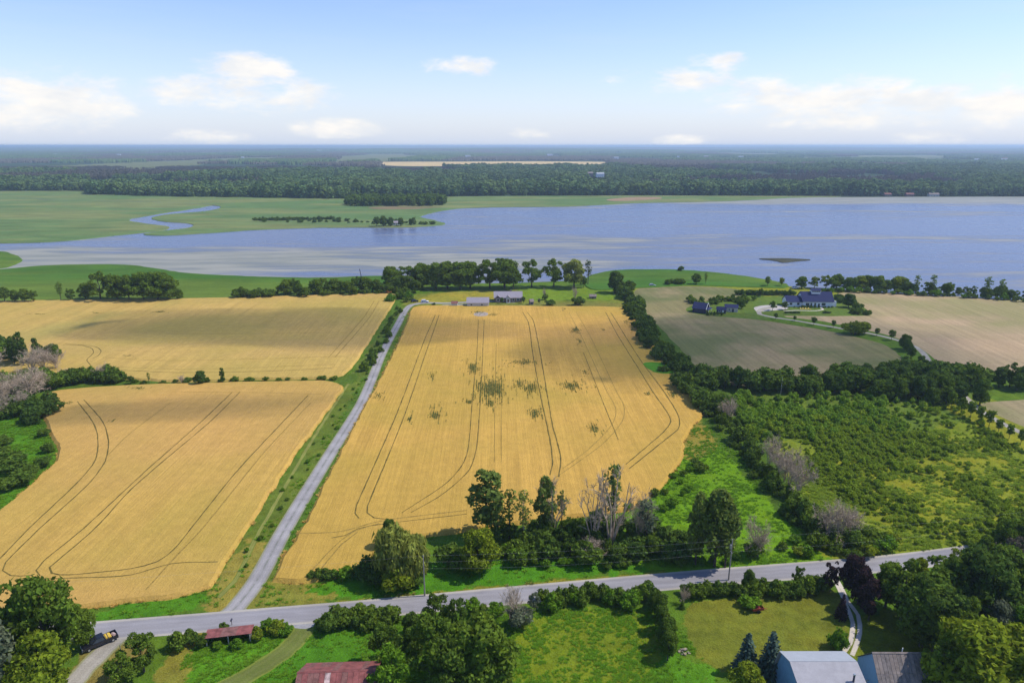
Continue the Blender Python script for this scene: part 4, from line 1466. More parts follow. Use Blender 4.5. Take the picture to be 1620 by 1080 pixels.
# ---- gardens of the bungalow and the farmhouse
T('young', 794, 480, 470, 'dark round garden tree before the bungalow window', mat='leaf_deep', w=1.1)
T('young', 828, 480, 469, 'dark round garden tree at the bungalow corner', mat='leaf_deep', w=1.1)
T('shrub', 686, 484, 479, 'small clipped shrub on the lawn by the gravel bend', mat='leaf_deep', w=.9)
T('dead', 910, 475, 449, 'pale bare upright tree behind a round bush in the garden', mat='deadtwig', bark='deadwood', w=.55)
T('shrub', 915, 483, 471, 'large round dark bush at the wheat edge of the garden', mat='leaf_deep', w=1.3)
T('dead', 861, 474, 451, 'thin bare tree near the bungalow path', mat='deadtwig', bark='deadwood', w=.4)
T('shrub', 862, 474, 466, 'dark bush around the foot of the thin bare tree', mat='leaf_dark', w=1.0)
T('shrub', 871, 483, 475, 'wide low round bush on the bungalow lawn', mat='leaf_deep', w=1.7)
T('young', 853, 481, 472, 'small wispy tree between playhouse and low bush', mat='leaf_grey', w=1.0)
hedge([(1165, 466), (1200, 466.5), (1256, 467)], 26, (2.2, 3.0), 'clipped dark bush in the straight hedge behind the farmhouse', 'hedge behind the farmhouse', mats=('leaf_deep',), spread=.8)
T('broad', 1203, 469, 456, 'round tree rising from the farmhouse hedge', mat='leaf_deep', w=1.1)
T('broad', 1222, 491, 475, 'leafy yard tree at the gravel turning place', mat='leaf_mid', w=1.0)
T('broad', 1242, 490, 476, 'leafy yard tree nearest the white farmhouse wing', mat='leaf_mid', w=1.1)
T('broad', 1173, 488, 472, 'greyish garden tree between the sheds and the gravel yard', mat='leaf_dark', w=1.1)
T('broad', 1342, 486, 464, 'full dark tree beside the farmhouse gable end', mat='leaf_deep', w=1.15)
T('shrub', 1356, 490, 480, 'wide shrub at the foot of the gable-end tree', mat='leaf_dark', w=1.3)
T('young', 1290, 468, 456, 'dark tree behind the farmhouse cupola', mat='leaf_deep', w=1.0)
T('young', 1309, 468, 456, 'dark tree behind the farmhouse roof end', mat='leaf_deep', w=1.0)
hedge([(1320, 470), (1330, 474), (1333, 480)], 7, (2.0, 3.2), 'dark bush hugging the farmhouse gable', 'bushes hugging the farmhouse gable', mats=('leaf_deep',), spread=1)
hedge([(1345, 495), (1375, 497)], 6, (1.8, 3.0), 'low dark bush at the lawn corner by the tan field', 'bushes at the lawn corner', mats=('leaf_deep', 'leaf_dark'), spread=2)
hedge([(1242, 495.5), (1266, 495.5)], 7, (.9, 1.3), 'tiny clipped shrub in the farmhouse border row', 'clipped border shrubs', 'border_shrub', mats=('leaf_deep',), spread=.1)
hedge([(1302, 495.5), (1314, 495.5)], 4, (.9, 1.3), 'tiny clipped shrub in the short border near the gable', 'clipped shrubs near the gable', 'border_shrub', mats=('leaf_deep',), spread=.1)
hedge([(1256, 487), (1285, 486.6), (1320, 487)], 12, (.8, 1.4), 'foundation shrub along the farmhouse wall', 'foundation shrubs', 'wall_shrub', mats=('leaf_deep', 'leaf_dark'), spread=.4)
for bx, by in ((1119, 499), (1124.5, 499), (1130, 499), (1136, 499), (1142, 499)):
    T('shrub', bx, by, by - 5.5, 'upright clipped shrub in the row before the dark sheds', mat='leaf_deep', w=.7, group='clipped row before the sheds')
T('shrub', 1117, 491, 483, 'dark purple bush beside the dark barn', mat='leaf_purple', w=1.0)
hedge([(1095, 484), (1130, 477), (1180, 476), (1190, 480)], 30, (1.6, 3.4), 'orchard bush on the rough lawn round the sheds', 'orchard bushes', 'orchard_bush', mats=('leaf_mid', 'leaf_dark'), spread=8)
# trees along the farm drive
for i, (bx, by, tp, w, tx) in enumerate([(1227, 505, 495, 1.2, 'small drive tree closest to the gravel yard'), (1257, 507.5, 499.5, 1.3, 'low rounded drive tree below the white farmhouse'),
                                     (1287, 514.5, 501, 1.2, 'round drive tree below the farmhouse border'), (1318, 518.5, 506, 1.1, 'young drive tree just before the big drive bush'),
                                     (1387, 531, 518.5, 1.2, 'first young drive tree past the big drive bush'), (1410, 538, 521, 1.15, 'second drive tree past the big bush, on pale verge')]):
    T('young', bx, by, tp, tx, w=w, mat='leaf_dark')
hedge([(1342, 527), (1366, 528)], 5, (4.5, 6), 'rounded shrub of the big bush halfway down the drive', 'big bush on the drive', 'drive_bush', mats=('leaf_mid', 'leaf_yellow'), spread=1.5)
for bx, by, tp in ((1430, 552, 528), (1434, 556, 536), (1440, 566, 546), (1457, 582, 562), (1461, 588, 568)):
    T('broad', bx, by, tp, 'dense dark drive tree on the curve above the crosswise hedge', mat='leaf_dark', w=.95, group='drive trees on the curve')
for bx, by, tp in ((1504, 646, 618), (1520, 655, 628), (1535, 661, 634), (1549, 668, 642), (1564, 676, 648), (1579, 684, 662), (1596, 694, 670), (1614, 704, 678), (1636, 716, 690)):
    T('young', bx, by, tp, 'young upright tree in the row lining the lower drive', mat='leaf_mid', w=.9, group='young trees lining the lower drive')

# ---- the long hedgerow running from the shore to the road
NS = [(985, 458), (998, 482), (1015, 515), (1040, 555), (1075, 595), (1105, 630), (1130, 655)]
hedge(NS, 96, (3.6, 6.2), 'dense dark shrub in the long hedgerow beside the wheat', 'long hedgerow beside the wheat', kinds=('shrub', 'broad'), mats=('leaf_dark', 'leaf_deep'), spread=4.0, wr=(.9, 1.2))
hedge(NS, 50, (1.6, 3.0), 'low shrub skirting the long hedgerow', 'skirt of the long hedgerow', mats=('leaf_dark', 'leaf_deep'), spread=5.5)
NS2 = [(1125, 648), (1160, 690), (1195, 735), (1230, 780), (1265, 820), (1290, 852)]
hedge(NS2, 34, (3.0, 5.5), 'tall shrub in the lower hedgerow before the thicket', 'lower hedgerow before the thicket', kinds=('shrub', 'broad'), mats=('leaf_dark', 'leaf_mid'), spread=2.4, wr=(.8, 1.0))
hedge(NS2, 34, (1.2, 2.2), 'low shrub at the foot of the lower hedgerow', 'foot of the lower hedgerow', mats=('leaf_dark', 'leaf_mid'), spread=3.6)
for bx, by, tp, w in ((1216, 738, 680, .75), (1232, 752, 690, .8), (1248, 770, 700, .8), (1262, 785, 708, .75), (1240, 762, 715, .9)):
    T('dead', bx, by, tp, 'grey bare ash among the lower hedgerow shrubs', mat='deadtwig', bark='deadwood', w=w, group='grey bare ashes in the lower hedgerow')
for bx, by, tp in ((1305, 850, 795), (1322, 856, 782), (1342, 852, 790)):
    T('dead', bx, by, tp, 'spreading bare tree at the road end of the hedgerow', mat='deadtwig', bark='deadwood', w=1.0, group='spreading bare trees at the hedgerow end')
T('dead', 1148, 668, 622, 'leaning bare tree where the two hedgerows meet', mat='deadtwig', bark='deadwood', w=.9)
hedge([(1285, 862), (1330, 862), (1365, 855)], 9, (2.5, 4.5), 'leafy shrub under the spreading bare trees', 'shrubs under the spreading bare trees', 'understory_shrub', mats=('leaf_mid', 'leaf_dark'), spread=2.5)
# crosswise hedge behind the thicket
EW = [(1110, 612), (1180, 618), (1260, 616), (1350, 612), (1440, 604), (1480, 602), (1530, 610), (1560, 614)]
hedge(EW, 64, (5, 9), 'dark leafy tree in the crosswise belt behind the thicket', 'crosswise belt behind the thicket', 'belt_tree', kinds=('broad', 'shrub'), mats=('leaf_deep', 'leaf_dark'), spread=7, wr=(.9, 1.25), cat='tree')
hedge([(1380, 622), (1430, 630), (1480, 632), (1520, 628)], 22, (6, 11), 'tall dark tree where the belt widens towards the lower drive', 'widening of the belt', 'belt_tree', kinds=('broad',), mats=('leaf_deep', 'leaf_dark'), spread=9, wr=(.9, 1.2), cat='tree')
T('thin', 1526, 600, 574, 'flat-topped sparse tree beside the drive at the belt', mat='leaf_grey', w=2.2)
for bx, by, tp, w in ((1562, 610, 584, 1.2), (1580, 612, 578, 1.0), (1597, 612, 574, 1.1), (1618, 614, 577, 1.2), (1640, 616, 575, 1.2), (1608, 618, 590, 1.1)):
    T('broad', bx, by, tp, 'deep green tree in the clump at the tan field corner', mat='leaf_deep', w=w, group='tree clump at the tan field corner')

# ---- left wood, hedge between the left fields
for bx, by, tp, k, w in ((-10, 600, 540, 'dead', 1.0), (52, 590, 540, 'dead', 1.2), (70, 588, 540, 'dead', 1.2), (90, 585, 545, 'dead', .9), (30, 625, 575, 'dead', 1.3), (50, 632, 572, 'dead', 1.2), (10, 640, 590, 'dead', 1.3), (-8, 645, 590, 'dead', 1.2), (62, 620, 575, 'dead', 1.0), (2, 660, 610, 'dead', 1.1), (40, 650, 610, 'dead', 1.0)):
    T(k, bx, by, tp, 'pinkish grey bare tree in the wood at the left field corner', mat='deadtwig', bark='deadwood', w=w, group='bare trees in the left wood')
T('poplar', 38, 580, 522, 'tall dark columnar tree topping the left wood', mat='leaf_deep', w=.9)
T('poplar', 24, 578, 530, 'second columnar tree against the tallest in the left wood', mat='leaf_deep', w=.9)
T('poplar', 60, 575, 532, 'shorter columnar tree on the field side of the left wood', mat='leaf_deep', w=.9)
hedge([(-20, 560), (30, 568), (90, 572)], 12, (5, 8), 'dark leafy tree in the upper edge of the left wood', 'upper edge of the left wood', 'wood_tree', kinds=('broad', 'shrub'), mats=('leaf_dark', 'leaf_deep'), spread=5, cat='tree')
hedge([(-20, 625), (30, 620), (60, 612), (90, 605)], 16, (4, 7), 'dark tree in the middle of the left wood', 'middle of the left wood', 'wood_tree', kinds=('broad', 'shrub'), mats=('leaf_dark', 'leaf_deep', 'leaf_mid'), spread=7, cat='tree')
hedge([(-20, 665), (10, 662), (45, 650), (65, 640), (72, 670)], 14, (3, 5.5), 'dark shrub at the lower edge of the left wood', 'lower edge of the left wood', 'wood_shrub', mats=('leaf_dark', 'leaf_deep'), spread=4)
hedge([(75, 615), (110, 606), (160, 602), (195, 602)], 26, (3.0, 5.5), 'dense shrub in the hedge between the left wheat fields', 'hedge between the left wheat fields', mats=('leaf_dark', 'leaf_deep', 'leaf_mid'), spread=2.5)
hedge([(195, 606), (260, 605), (330, 604), (420, 603), (540, 600)], 15, (.9, 1.8), 'low bush on the grass bank between the left fields', 'low bushes on the bank between left fields', 'bank_bush', mats=('leaf_dark', 'leaf_mid'), spread=1.0, wr=(1.2, 2.4))
T('dead', 160, 603, 570, 'bare pale tree standing in the hedge between the left fields', mat='deadtwig', bark='deadwood', w=.9)
T('dead', 105, 600, 575, 'bare tree over the wood end of the left hedge', mat='deadtwig', bark='deadwood', w=1.0)
T('dead', 287, 606, 588, 'short bare tree on the bank before the two dark trees', mat='deadtwig', bark='deadwood', w=.9)
T('thin', 236, 606, 588, 'half-leafed small tree on the bank between the fields', mat='leaf_mid', w=1.3)
T('broad', 207, 607, 594, 'round dark bush-like tree ending the left hedge', mat='leaf_deep', w=1.2)
T('broad', 318, 608, 586, 'rounded dark tree standing alone on the field bank', mat='leaf_deep', w=1.15)
T('poplar', 352.5, 606, 580, 'narrow upright dark tree on the field bank', mat='leaf_deep', w=.95)
for bx, by, tp, w in ((70, 690, 678, 1.1), (77, 715, 702, 1.1), (70, 738, 724, 1.2), (20, 745, 725, 1.6), (45, 755, 738, 1.4), (12, 775, 758, 1.4), (5, 705, 690, 1.5), (35, 765, 745, 1.5), (0, 740, 715, 1.6)):
    T('shrub', bx, by, tp, 'rounded shrub on the green slope beside the left wheat', mat='leaf_dark', w=w, group='shrubs on the green slope')
# scrub on the driveway verge
hedge([(376, 905), (432, 815), (488, 735), (548, 640), (580, 585), (610, 530)], 34, (.4, 1.2), 'small weed bush on the driveway verge', 'weed bushes on the driveway verge', 'verge_bush', mats=('leaf_mid', 'leaf_bright'), spread=2.6)
hedge([(580, 592), (590, 570), (606, 545), (624, 505), (634, 488)], 16, (1.5, 3.6), 'dark bush along the upper bend of the driveway', 'bushes at the upper driveway', 'verge_bush', mats=('leaf_dark', 'leaf_mid'), spread=2)
hedge([(620, 478), (634, 470), (645, 478)], 9, (2.5, 4.5), 'leafy bush at the wheat corner by the driveway bend', 'bushes at the driveway bend', 'corner_bush', mats=('leaf_mid', 'leaf_bright'), spread=3)

# ---- trees between the main wheat field and the road
T('poplar', 770, 848, 738, 'tall full dark poplar at the edge of the wheat', mat='leaf_poplar', w=1.55, var=0)
T('thin', 806, 852, 768, 'slender tree leaning on the tall dark poplar', mat='leaf_poplar', w=1.2)
T('thin', 828, 862, 770, 'slender pale-stemmed tree between poplar and half-bare tree', mat='leaf_willow', bark='bark_pale', w=1.2)
T('poplar', 862, 852, 748, 'half-bare tree with one leafy side before the wheat', mat='leaf_poplar', w=.85, var=1)
T('snag', 872, 850, 736, 'leafless top rising out of the half-bare tree', mat='deadtwig', bark='deadwood', w=.8)
T('thin', 888, 838, 772, 'small leafy stem beside the half-bare tree', mat='leaf_poplar', w=1.0)
T('snag', 966, 862, 716, 'big forked dead tree with bare pinkish limbs over the wheat', mat='deadtwig', bark='deadwood', w=1.0, var=0)
T('snag', 940, 860, 738, 'leaning dead stem against the big forked dead tree', mat='deadtwig', bark='deadwood', w=.8, var=1)
T('thin', 967, 855, 722, 'narrow leafy column inside the big dead tree', mat='leaf_poplar', w=.9)
T('dead', 1010, 860, 765, 'grey twiggy tree right beside the big dead tree', mat='deadtwig', bark='deadwood', w=.6, var=2)
T('thin', 1022, 865, 785, 'grey-green sparse tree beyond the twiggy one', mat='leaf_grey', w=1.6)
T('poplar', 1100, 893, 775, 'leafy poplar on the wheat side of the paired poplars', mat='leaf_poplar', w=.85, var=1)
T('poplar', 1130, 896, 772, 'full poplar close to the utility pole', mat='leaf_poplar', w=1.05, var=2)
T('poplar', 1147, 897, 790, 'shorter poplar overlapping the one close to the pole', mat='leaf_poplar', w=.9, var=0)
T('dead', 1198, 880, 802, 'bare grey fan-shaped tree in the bright meadow by the road', mat='deadtwig', bark='deadwood', w=.75, var=0)
T('shrub', 1192, 880, 858, 'dark bush round the foot of the fan-shaped bare tree', mat='leaf_dark', w=1.0)
hedge([(850, 866), (880, 875), (930, 878), (990, 880), (1050, 882), (1085, 880)], 24, (2.8, 5.0), 'dark undergrowth shrub below the dead trees by the road', 'undergrowth below the dead trees', 'understory_shrub', kinds=('shrub', 'broad'), mats=('leaf_dark', 'leaf_mid', 'leaf_deep'), spread=3.5)
hedge([(790, 860), (850, 852), (930, 846), (1000, 848), (1060, 870)], 20, (2.6, 5.0), 'shaded shrub at the wheat side of the tree belt', 'shrubs at the wheat side', 'understory_shrub', kinds=('shrub', 'broad'), mats=('leaf_dark', 'leaf_deep'), spread=3.5)
hedge([(860, 891), (930, 896), (1000, 895), (1080, 892), (1170, 886)], 18, (1.0, 1.9), 'green roadside shrub before the tree belt', 'roadside shrubs before the belt', 'roadside_shrub', mats=('leaf_mid', 'leaf_bright'), spread=1.5)
T('dead', 938, 884, 846, 'low grey dead bush in the roadside undergrowth', mat='deadtwig', bark='deadwood', w=1.5)
T('willow', 630, 916, 840, 'big weeping willow between wheat and road', mat='leaf_willow', w=.78)
T('willow', 655, 915, 850, 'second willow crown merging with the big willow', mat='leaf_willow', w=.68)
T('broad', 618, 868, 818, 'dark rounded tree behind the weeping willow', mat='leaf_deep', w=.75)
T('shrub', 584, 914, 886, 'dark bush at the wheat side of the willow', mat='leaf_deep', w=1.1)
T('shrub', 632, 928, 895, 'yellow-green bush in front of the willow', mat='leaf_yellow', w=1.2)
T('shrub', 655, 925, 905, 'dark bush beside the yellow-green willow bush', mat='leaf_dark', w=1.2)
T('shrub', 600, 922, 898, 'dark bush hugging the willow foot', mat='leaf_deep', w=1.1)
T('broad', 757, 905, 838, 'bright yellow-green rounded tree by the shaded shrubs', mat='leaf_yellow', w=1.05)
T('shrub', 718, 896, 866, 'dark shrub between willow and yellow-green tree', mat='leaf_dark', w=1.2)
T('shrub', 738, 900, 874, 'green shrub against the yellow-green tree', mat='leaf_mid', w=1.2)
hedge([(490, 917), (520, 914), (555, 910)], 7, (1.4, 2.4), 'low dark shrub at the wheat corner near the willow', 'low shrubs at the wheat corner', 'corner_shrub', mats=('leaf_dark', 'leaf_bright'), spread=1.0)
hedge([(780, 870), (820, 880), (850, 890)], 9, (1.6, 3.2), 'bright green bush on the open verge before the belt', 'bright bushes on the open verge', 'verge_bush', mats=('leaf_bright', 'leaf_mid'), spread=3)
hedge([(1010, 815), (1050, 790), (1090, 760), (1120, 740)], 14, (1.2, 2.6), 'low bright bush straggling through the green meadow', 'bushes in the green meadow', 'meadow_bush', mats=('leaf_bright', 'leaf_mid'), spread=5)
hedge([(1240, 860), (1280, 872), (1340, 872), (1420, 866)], 18, (1.6, 3.2), 'green shrub on the far bank of the road', 'shrubs on the far road bank', 'bank_shrub', mats=('leaf_mid', 'leaf_bright', 'leaf_yellow'), spread=3)

# ---- south of the road
T('broad', 82, 1068, 914, 'big leafy tree by the parked pickup', mat='leaf_mid', w=.82)
T('broad', 40, 1070, 940, 'dark tree behind the big leafy tree', mat='leaf_dark', w=1.0)
T('broad', 132, 1024, 958, 'smaller leafy tree overhanging the road by the pickup', mat='leaf_mid', w=.8)
T('poplar', 18, 1120, 968, 'pale-stemmed grey-green tree at the lane end', mat='leaf_grey', bark='bark_pale', w=1.0, var=1)
T('broad', 75, 1110, 1000, 'yellow-green tree in front of the big leafy tree', mat='leaf_yellow', w=1.0)
T('broad', -25, 1075, 950, 'leafy tree past the pale-stemmed one', mat='leaf_dark', w=1.0)
T('broad', 228, 1062, 1002, 'rounded dark shrub tree between lane and mown grass', mat='leaf_dark', w=1.0)
T('broad', 198, 1086, 1036, 'low spreading fruit tree beside the gravel lane', mat='leaf_mid', w=1.3)
T('shrub', 280, 1026, 1004, 'green bush near the open shed end', mat='leaf_mid', w=.9)
T('shrub', 300, 1018, 1000, 'dark bush between mown grass and the open shed', mat='leaf_dark', w=.9)
T('shrub', 320, 1022, 1005, 'bush pressed against the open shed wall', mat='leaf_dark', w=.7)
T('shrub', 374, 1024, 1013, 'bright weed bush growing before the open shed', mat='leaf_bright', w=1.2)
T('shrub', 345, 1025, 1016, 'low weed bush under the shed roof edge', mat='leaf_bright', w=1.2)
T('shrub', 355, 998, 986, 'small dark roadside bush behind the shed roof', mat='leaf_dark', w=.8)
hedge([(400, 1002), (430, 1000), (455, 998)], 6, (1.2, 2.2), 'bright bush between the shed and the mown track', 'bushes between shed and track', 'weed_bush', mats=('leaf_bright', 'leaf_yellow'), spread=2)
hedge([(505, 990), (540, 986), (580, 984), (625, 982)], 12, (2.0, 3.4), 'thick roadside bush in the row past the mown track', 'roadside row past the mown track', 'roadside_bush', mats=('leaf_dark', 'leaf_mid'), spread=2)
T('broad', 567, 978, 960, 'small narrow bush tree on the road edge', mat='leaf_dark', w=.7)
for bx, by, tp, w, m, tx in ((690, 1000, 940, .95, 'leaf_dark', 'dark tree of the big clump nearest the road'), (722, 1003, 948, .9, 'leaf_dark', 'second dark roadside tree of the big clump'),
                            (652, 1010, 968, .9, 'leaf_dark', 'low dark tree on the road corner of the big clump'), (615, 1055, 985, .95, 'leaf_mid', 'mid-green tree behind the rusty barn'),
                            (688, 1085, 972, 1.0, 'leaf_mid', 'largest tree in the middle of the big clump'), (765, 1095, 975, 1.05, 'leaf_mid', 'broad tree on the meadow side of the big clump'),
                            (622, 1108, 1022, 1.0, 'leaf_bright', 'bright tree right at the rusty barn gable'), (715, 1110, 1010, 1.0, 'leaf_dark', 'dark lower tree in the big clump'),
                            (655, 1048, 990, .9, 'leaf_mid', 'rounded tree between barn and clump centre'), (740, 1045, 985, .9, 'leaf_dark', 'shaded tree between clump centre and meadow')):
    T('broad', bx, by, tp, tx, mat=m, w=w)
T('dead', 815, 990, 912, 'bare grey tree on the meadow corner by the road', mat='deadtwig', bark='deadwood', w=.7, var=1)
T('shrub', 822, 992, 962, 'grey-green bush at the foot of the roadside bare tree', mat='leaf_grey', w=.9)
T('broad', 845, 965, 938, 'greyish small tree at the start of the road hedge', mat='leaf_grey', w=1.0)
hedge([(740, 975), (790, 975)], 5, (1.5, 2.6), 'low green bush by the road near the bare tree', 'low bushes near the bare roadside tree', 'roadside_bush', mats=('leaf_mid', 'leaf_bright'), spread=2)
hedge([(858, 960), (900, 956), (950, 953), (1000, 952), (1030, 952)], 20, (2.2, 3.4), 'thick leafy bush in the hedge between meadow and road', 'hedge between meadow and road', 'hedge_bush', mats=('leaf_mid', 'leaf_bright', 'leaf_dark'), spread=2.0, wr=(.8, 1.05))
for bx, by, tp in ((1033, 965, 935), (1045, 978, 938), (1048, 1000, 958), (1053, 1022, 976), (1056, 1044, 998), (1062, 1034, 1000), (1040, 960, 932), (1060, 1010, 975)):
    T('broad', bx, by, tp, 'leafy tree in the row dividing meadow from lawn', mat='leaf_dark', w=.75, group='trees dividing meadow from lawn')
T('spruce', 1079, 962, 948, 'tiny dark cone-shaped tree on the lawn edge', mat='leaf_deep', w=1.1)
T('dead', 1081, 955, 920, 'thin bare tree behind the tiny cone-shaped tree', mat='deadtwig', bark='deadwood', w=.6)
hedge([(1085, 945), (1120, 943), (1160, 940), (1205, 940)], 16, (2.0, 2.9), 'dense dark bush in the hedge between lawn and road', 'hedge between lawn and road', 'hedge_bush', mats=('leaf_dark', 'leaf_mid'), spread=1.2, wr=(.8, 1.05))
T('broad', 1183, 935, 900, 'small leafy tree rising from the lawn hedge by the pole', mat='leaf_dark', w=.7)
hedge([(1205, 940), (1240, 938), (1280, 934), (1308, 932)], 14, (2.1, 3.1), 'leafy hedge bush on the drive side of the lawn', 'hedge on the drive side of the lawn', 'hedge_bush', mats=('leaf_mid', 'leaf_dark'), spread=1.2, wr=(.8, 1.05))
T('broad', 1262, 932, 895, 'narrow green tree poking above the lawn hedge', mat='leaf_dark', w=.6)
T('shrub', 1186, 960, 946, 'mound of rough grass and weeds beside the red cart', mat='leaf_bright', w=1.5)
T('spruce', 1179, 1062, 998, 'blue-green spruce at the lawn corner beside its twin', mat='leaf_spruce', w=1.0, var=0)
T('spruce', 1217, 1066, 996, 'blue-green spruce standing against the pale barn', mat='leaf_spruce', w=1.0, var=1)
T('broad', 1178, 1105, 1048, 'yellow-green bush tree in front of the spruces', mat='leaf_yellow', w=1.2)
T('broad', 1290, 1120, 1070, 'low leafy tree before the pale barn wall', mat='leaf_mid', w=1.0)
T('broad', 1313, 935, 890, 'small purple-leaved tree at the top of the drive', mat='leaf_purple', w=.75)
T('broad', 1347, 945, 878, 'large purple-leaved tree beside the drive entrance', mat='leaf_purple', w=.8)
T('broad', 1362, 962, 898, 'dark purple tree behind the large purple one', mat='leaf_purple', w=.75)
T('poplar', 1374, 980, 912, 'purple-brown columnar tree nearest the shaded lawn', mat='leaf_purple', w=1.15)
T('spruce', 1330, 977, 938, 'dark little cone-shaped purple tree between the drive ruts', mat='leaf_purple', w=.8)
T('shrub', 1326, 1025, 1000, 'leafy plant mound by the drive near the barn', mat='leaf_bright', w=.8)
for bx, by, tp, w, m, tx in ((1400, 960, 890, 1.0, 'leaf_mid', 'green tree beside the purple trees'), (1425, 980, 888, 1.05, 'leaf_mid', 'olive-topped tree in the grove past the purple trees'),
                            (1460, 1010, 905, 1.05, 'leaf_dark', 'dark tree shading the lawn behind the brown roof'), (1485, 975, 880, 1.0, 'leaf_dark', 'dark grove tree next to the road'),
                            (1456, 1022, 925, 1.0, 'leaf_dark', 'deep shaded tree closest to the brown roof'), (1475, 1035, 930, .95, 'leaf_deep', 'low dark tree in the grove heart'),
                            (1535, 985, 868, 1.05, 'leaf_deep', 'tall dark tree topping the grove'), (1560, 990, 880, 1.0, 'leaf_deep', 'second tall tree next to the grove top'),
                            (1578, 960, 865, .95, 'leaf_dark', 'grove tree before the brown-leaved tree'), (1605, 985, 895, 1.0, 'leaf_mid', 'mid-green tree at the far side of the grove'),
                            (1640, 990, 885, 1.0, 'leaf_dark', 'outermost dark tree of the grove'), (1510, 920, 868, .8, 'leaf_yellow', 'yellowish tree on the road side of the grove'),
                            (1450, 930, 880, .8, 'leaf_yellow', 'yellow-green tree at the road bend'), (1515, 1040, 945, .9, 'leaf_mid', 'pale tree in front of the tall grove trees'),
                            (1530, 1120, 985, 1.15, 'leaf_yellow', 'large yellow-green tree over the brown roof end'), (1590, 1120, 1000, 1.1, 'leaf_yellow', 'second large yellow-green tree next to the first'),
                            (1480, 1110, 1010, .8, 'leaf_mid', 'small tree leaning on the brown roof'), (1640, 1090, 985, 1.0, 'leaf_mid', 'green tree beyond the yellow-green pair'),
                            (1570, 1020, 950, .8, 'leaf_grey', 'greyish low tree behind the yellow-green pair'), (1610, 1030, 960, .9, 'leaf_bright', 'bright low tree beside the greyish one')):
    T('broad', bx, by, tp, tx, mat=m, w=w)
T('broad', 1600, 905, 848, 'brownish thin-crowned tree by the road past the grove', mat='leaf_farbrown', w=.8)
T('broad', 1555, 885, 845, 'round green tree on the far road bank past the grove', mat='leaf_mid', w=.9)
for bx, by, tp in ((1590, 880, 820), (1615, 870, 818), (1635, 890, 822)):
    T('broad', bx, by, tp, 'leafy tree at the road end of the thicket', mat='leaf_mid', group='trees at the road end of the thicket')
hedge([(1420, 1075), (1460, 1085), (1440, 1100)], 5, (1.6, 2.6), 'scrubby bush in front of the brown roof', 'bushes in front of the brown roof', 'yard_bush', mats=('leaf_mid', 'leaf_grey'), spread=1)

# ---- young thicket beyond the hedgerow: uncountable saplings
THK = [(p.x, p.y) for p in PX([(1150, 632), (1300, 628), (1500, 632), (1620, 715), (1760, 760), (1760, 850), (1480, 868), (1370, 850), (1320, 780), (1240, 740), (1190, 690)])]
r = np.random.default_rng(21)
bb = np.array(THK)
n = 60000
xx = r.uniform(bb[:, 0].min(), bb[:, 0].max(), n)
yy = r.uniform(bb[:, 1].min(), bb[:, 1].max(), n)
m = inpoly(xx, yy, THK)
xx, yy = xx[m], yy[m]
pxx, pyy = TOPIX(xx, yy)
dn = fbm(xx / 14, yy / 14, 41, 3)
dark = np.clip((705 - pyy - (pxx - 1250) * .08) / 55, 0, 1)
keep = r.uniform(0, 1, len(xx)) < np.clip((dn - .40) * 3.2, .04, 1) * (.24 + .30 * dark)
xx, yy, dark, dn = xx[keep], yy[keep], dark[keep], dn[keep]
hs = (r.uniform(.14, .38, len(xx)) + (r.uniform(0, 1, len(xx)) < .07) * .35) * (.8 + .6 * dark)
isd = r.uniform(0, 1, len(xx)) < dark
pp = np.stack([xx, yy, 0 * xx], 1)
sv = np.stack([hs * 1.05, hs * 1.05, hs * 1.15], 1)
scatter('thicket', pp[isd], sv[isd], 'shrub', 'leaf_thicket', 'dark green crowded saplings at the back of the overgrown field', 'thicket')
scatter('thicket', pp[~isd], sv[~isd] * .9, 'shrub', 'leaf_sapling', 'yellow-green saplings and brush scattered over the overgrown field', 'thicket')

# ---- rough grass and weeds on verges and field edges
def tufts(name, px, n, srange, mat, label, seed, avoid=()):
    poly = [(p.x, p.y) for p in spline(PX(px), True, 4)]
    bb = np.array(poly)
    r = np.random.default_rng(seed)
    x0, x1, y0, y1 = bb[:, 0].min(), bb[:, 0].max(), bb[:, 1].min(), bb[:, 1].max()
    xx, yy = r.uniform(x0, x1, n * 3), r.uniform(y0, y1, n * 3)
    m = inpoly(xx, yy, poly)
    for a in avoid:
        m &= ~inpoly(xx, yy, FOOT[a])
    d = fbm(xx / 4.5, yy / 4.5, seed, 3)
    m &= r.uniform(0, 1, len(xx)) < np.clip((d - .3) * 2.5, .03, 1)
    pxx, pyy = TOPIX(xx, yy)
    # keep the roads clear
    for k, c0 in enumerate(CLEAR):
        m &= ~c0(xx, yy)
    xx, yy = xx[m][:n], yy[m][:n]
    s = r.uniform(*srange, len(xx))
    scatter(name, np.stack([xx, yy, 0 * xx], 1), np.stack([s * 1.3, s * 1.3, s], 1), 'tuft', mat, label, 'grass')


def near_line(px, w):
    P = spline(PX(px), False, 4)
    A = np.array([(p.x, p.y) for p in P])

    def f(xx, yy):
        o = np.zeros(len(xx), bool)
        for (ax, ay), (bx, by) in zip(A[:-1], A[1:]):
            dx, dy = bx - ax, by - ay
            t = np.clip(((xx - ax) * dx + (yy - ay) * dy) / (dx * dx + dy * dy + 1e-9), 0, 1)
            o |= (xx - ax - t * dx) ** 2 + (yy - ay - t * dy) ** 2 < w * w
        return o
    return f


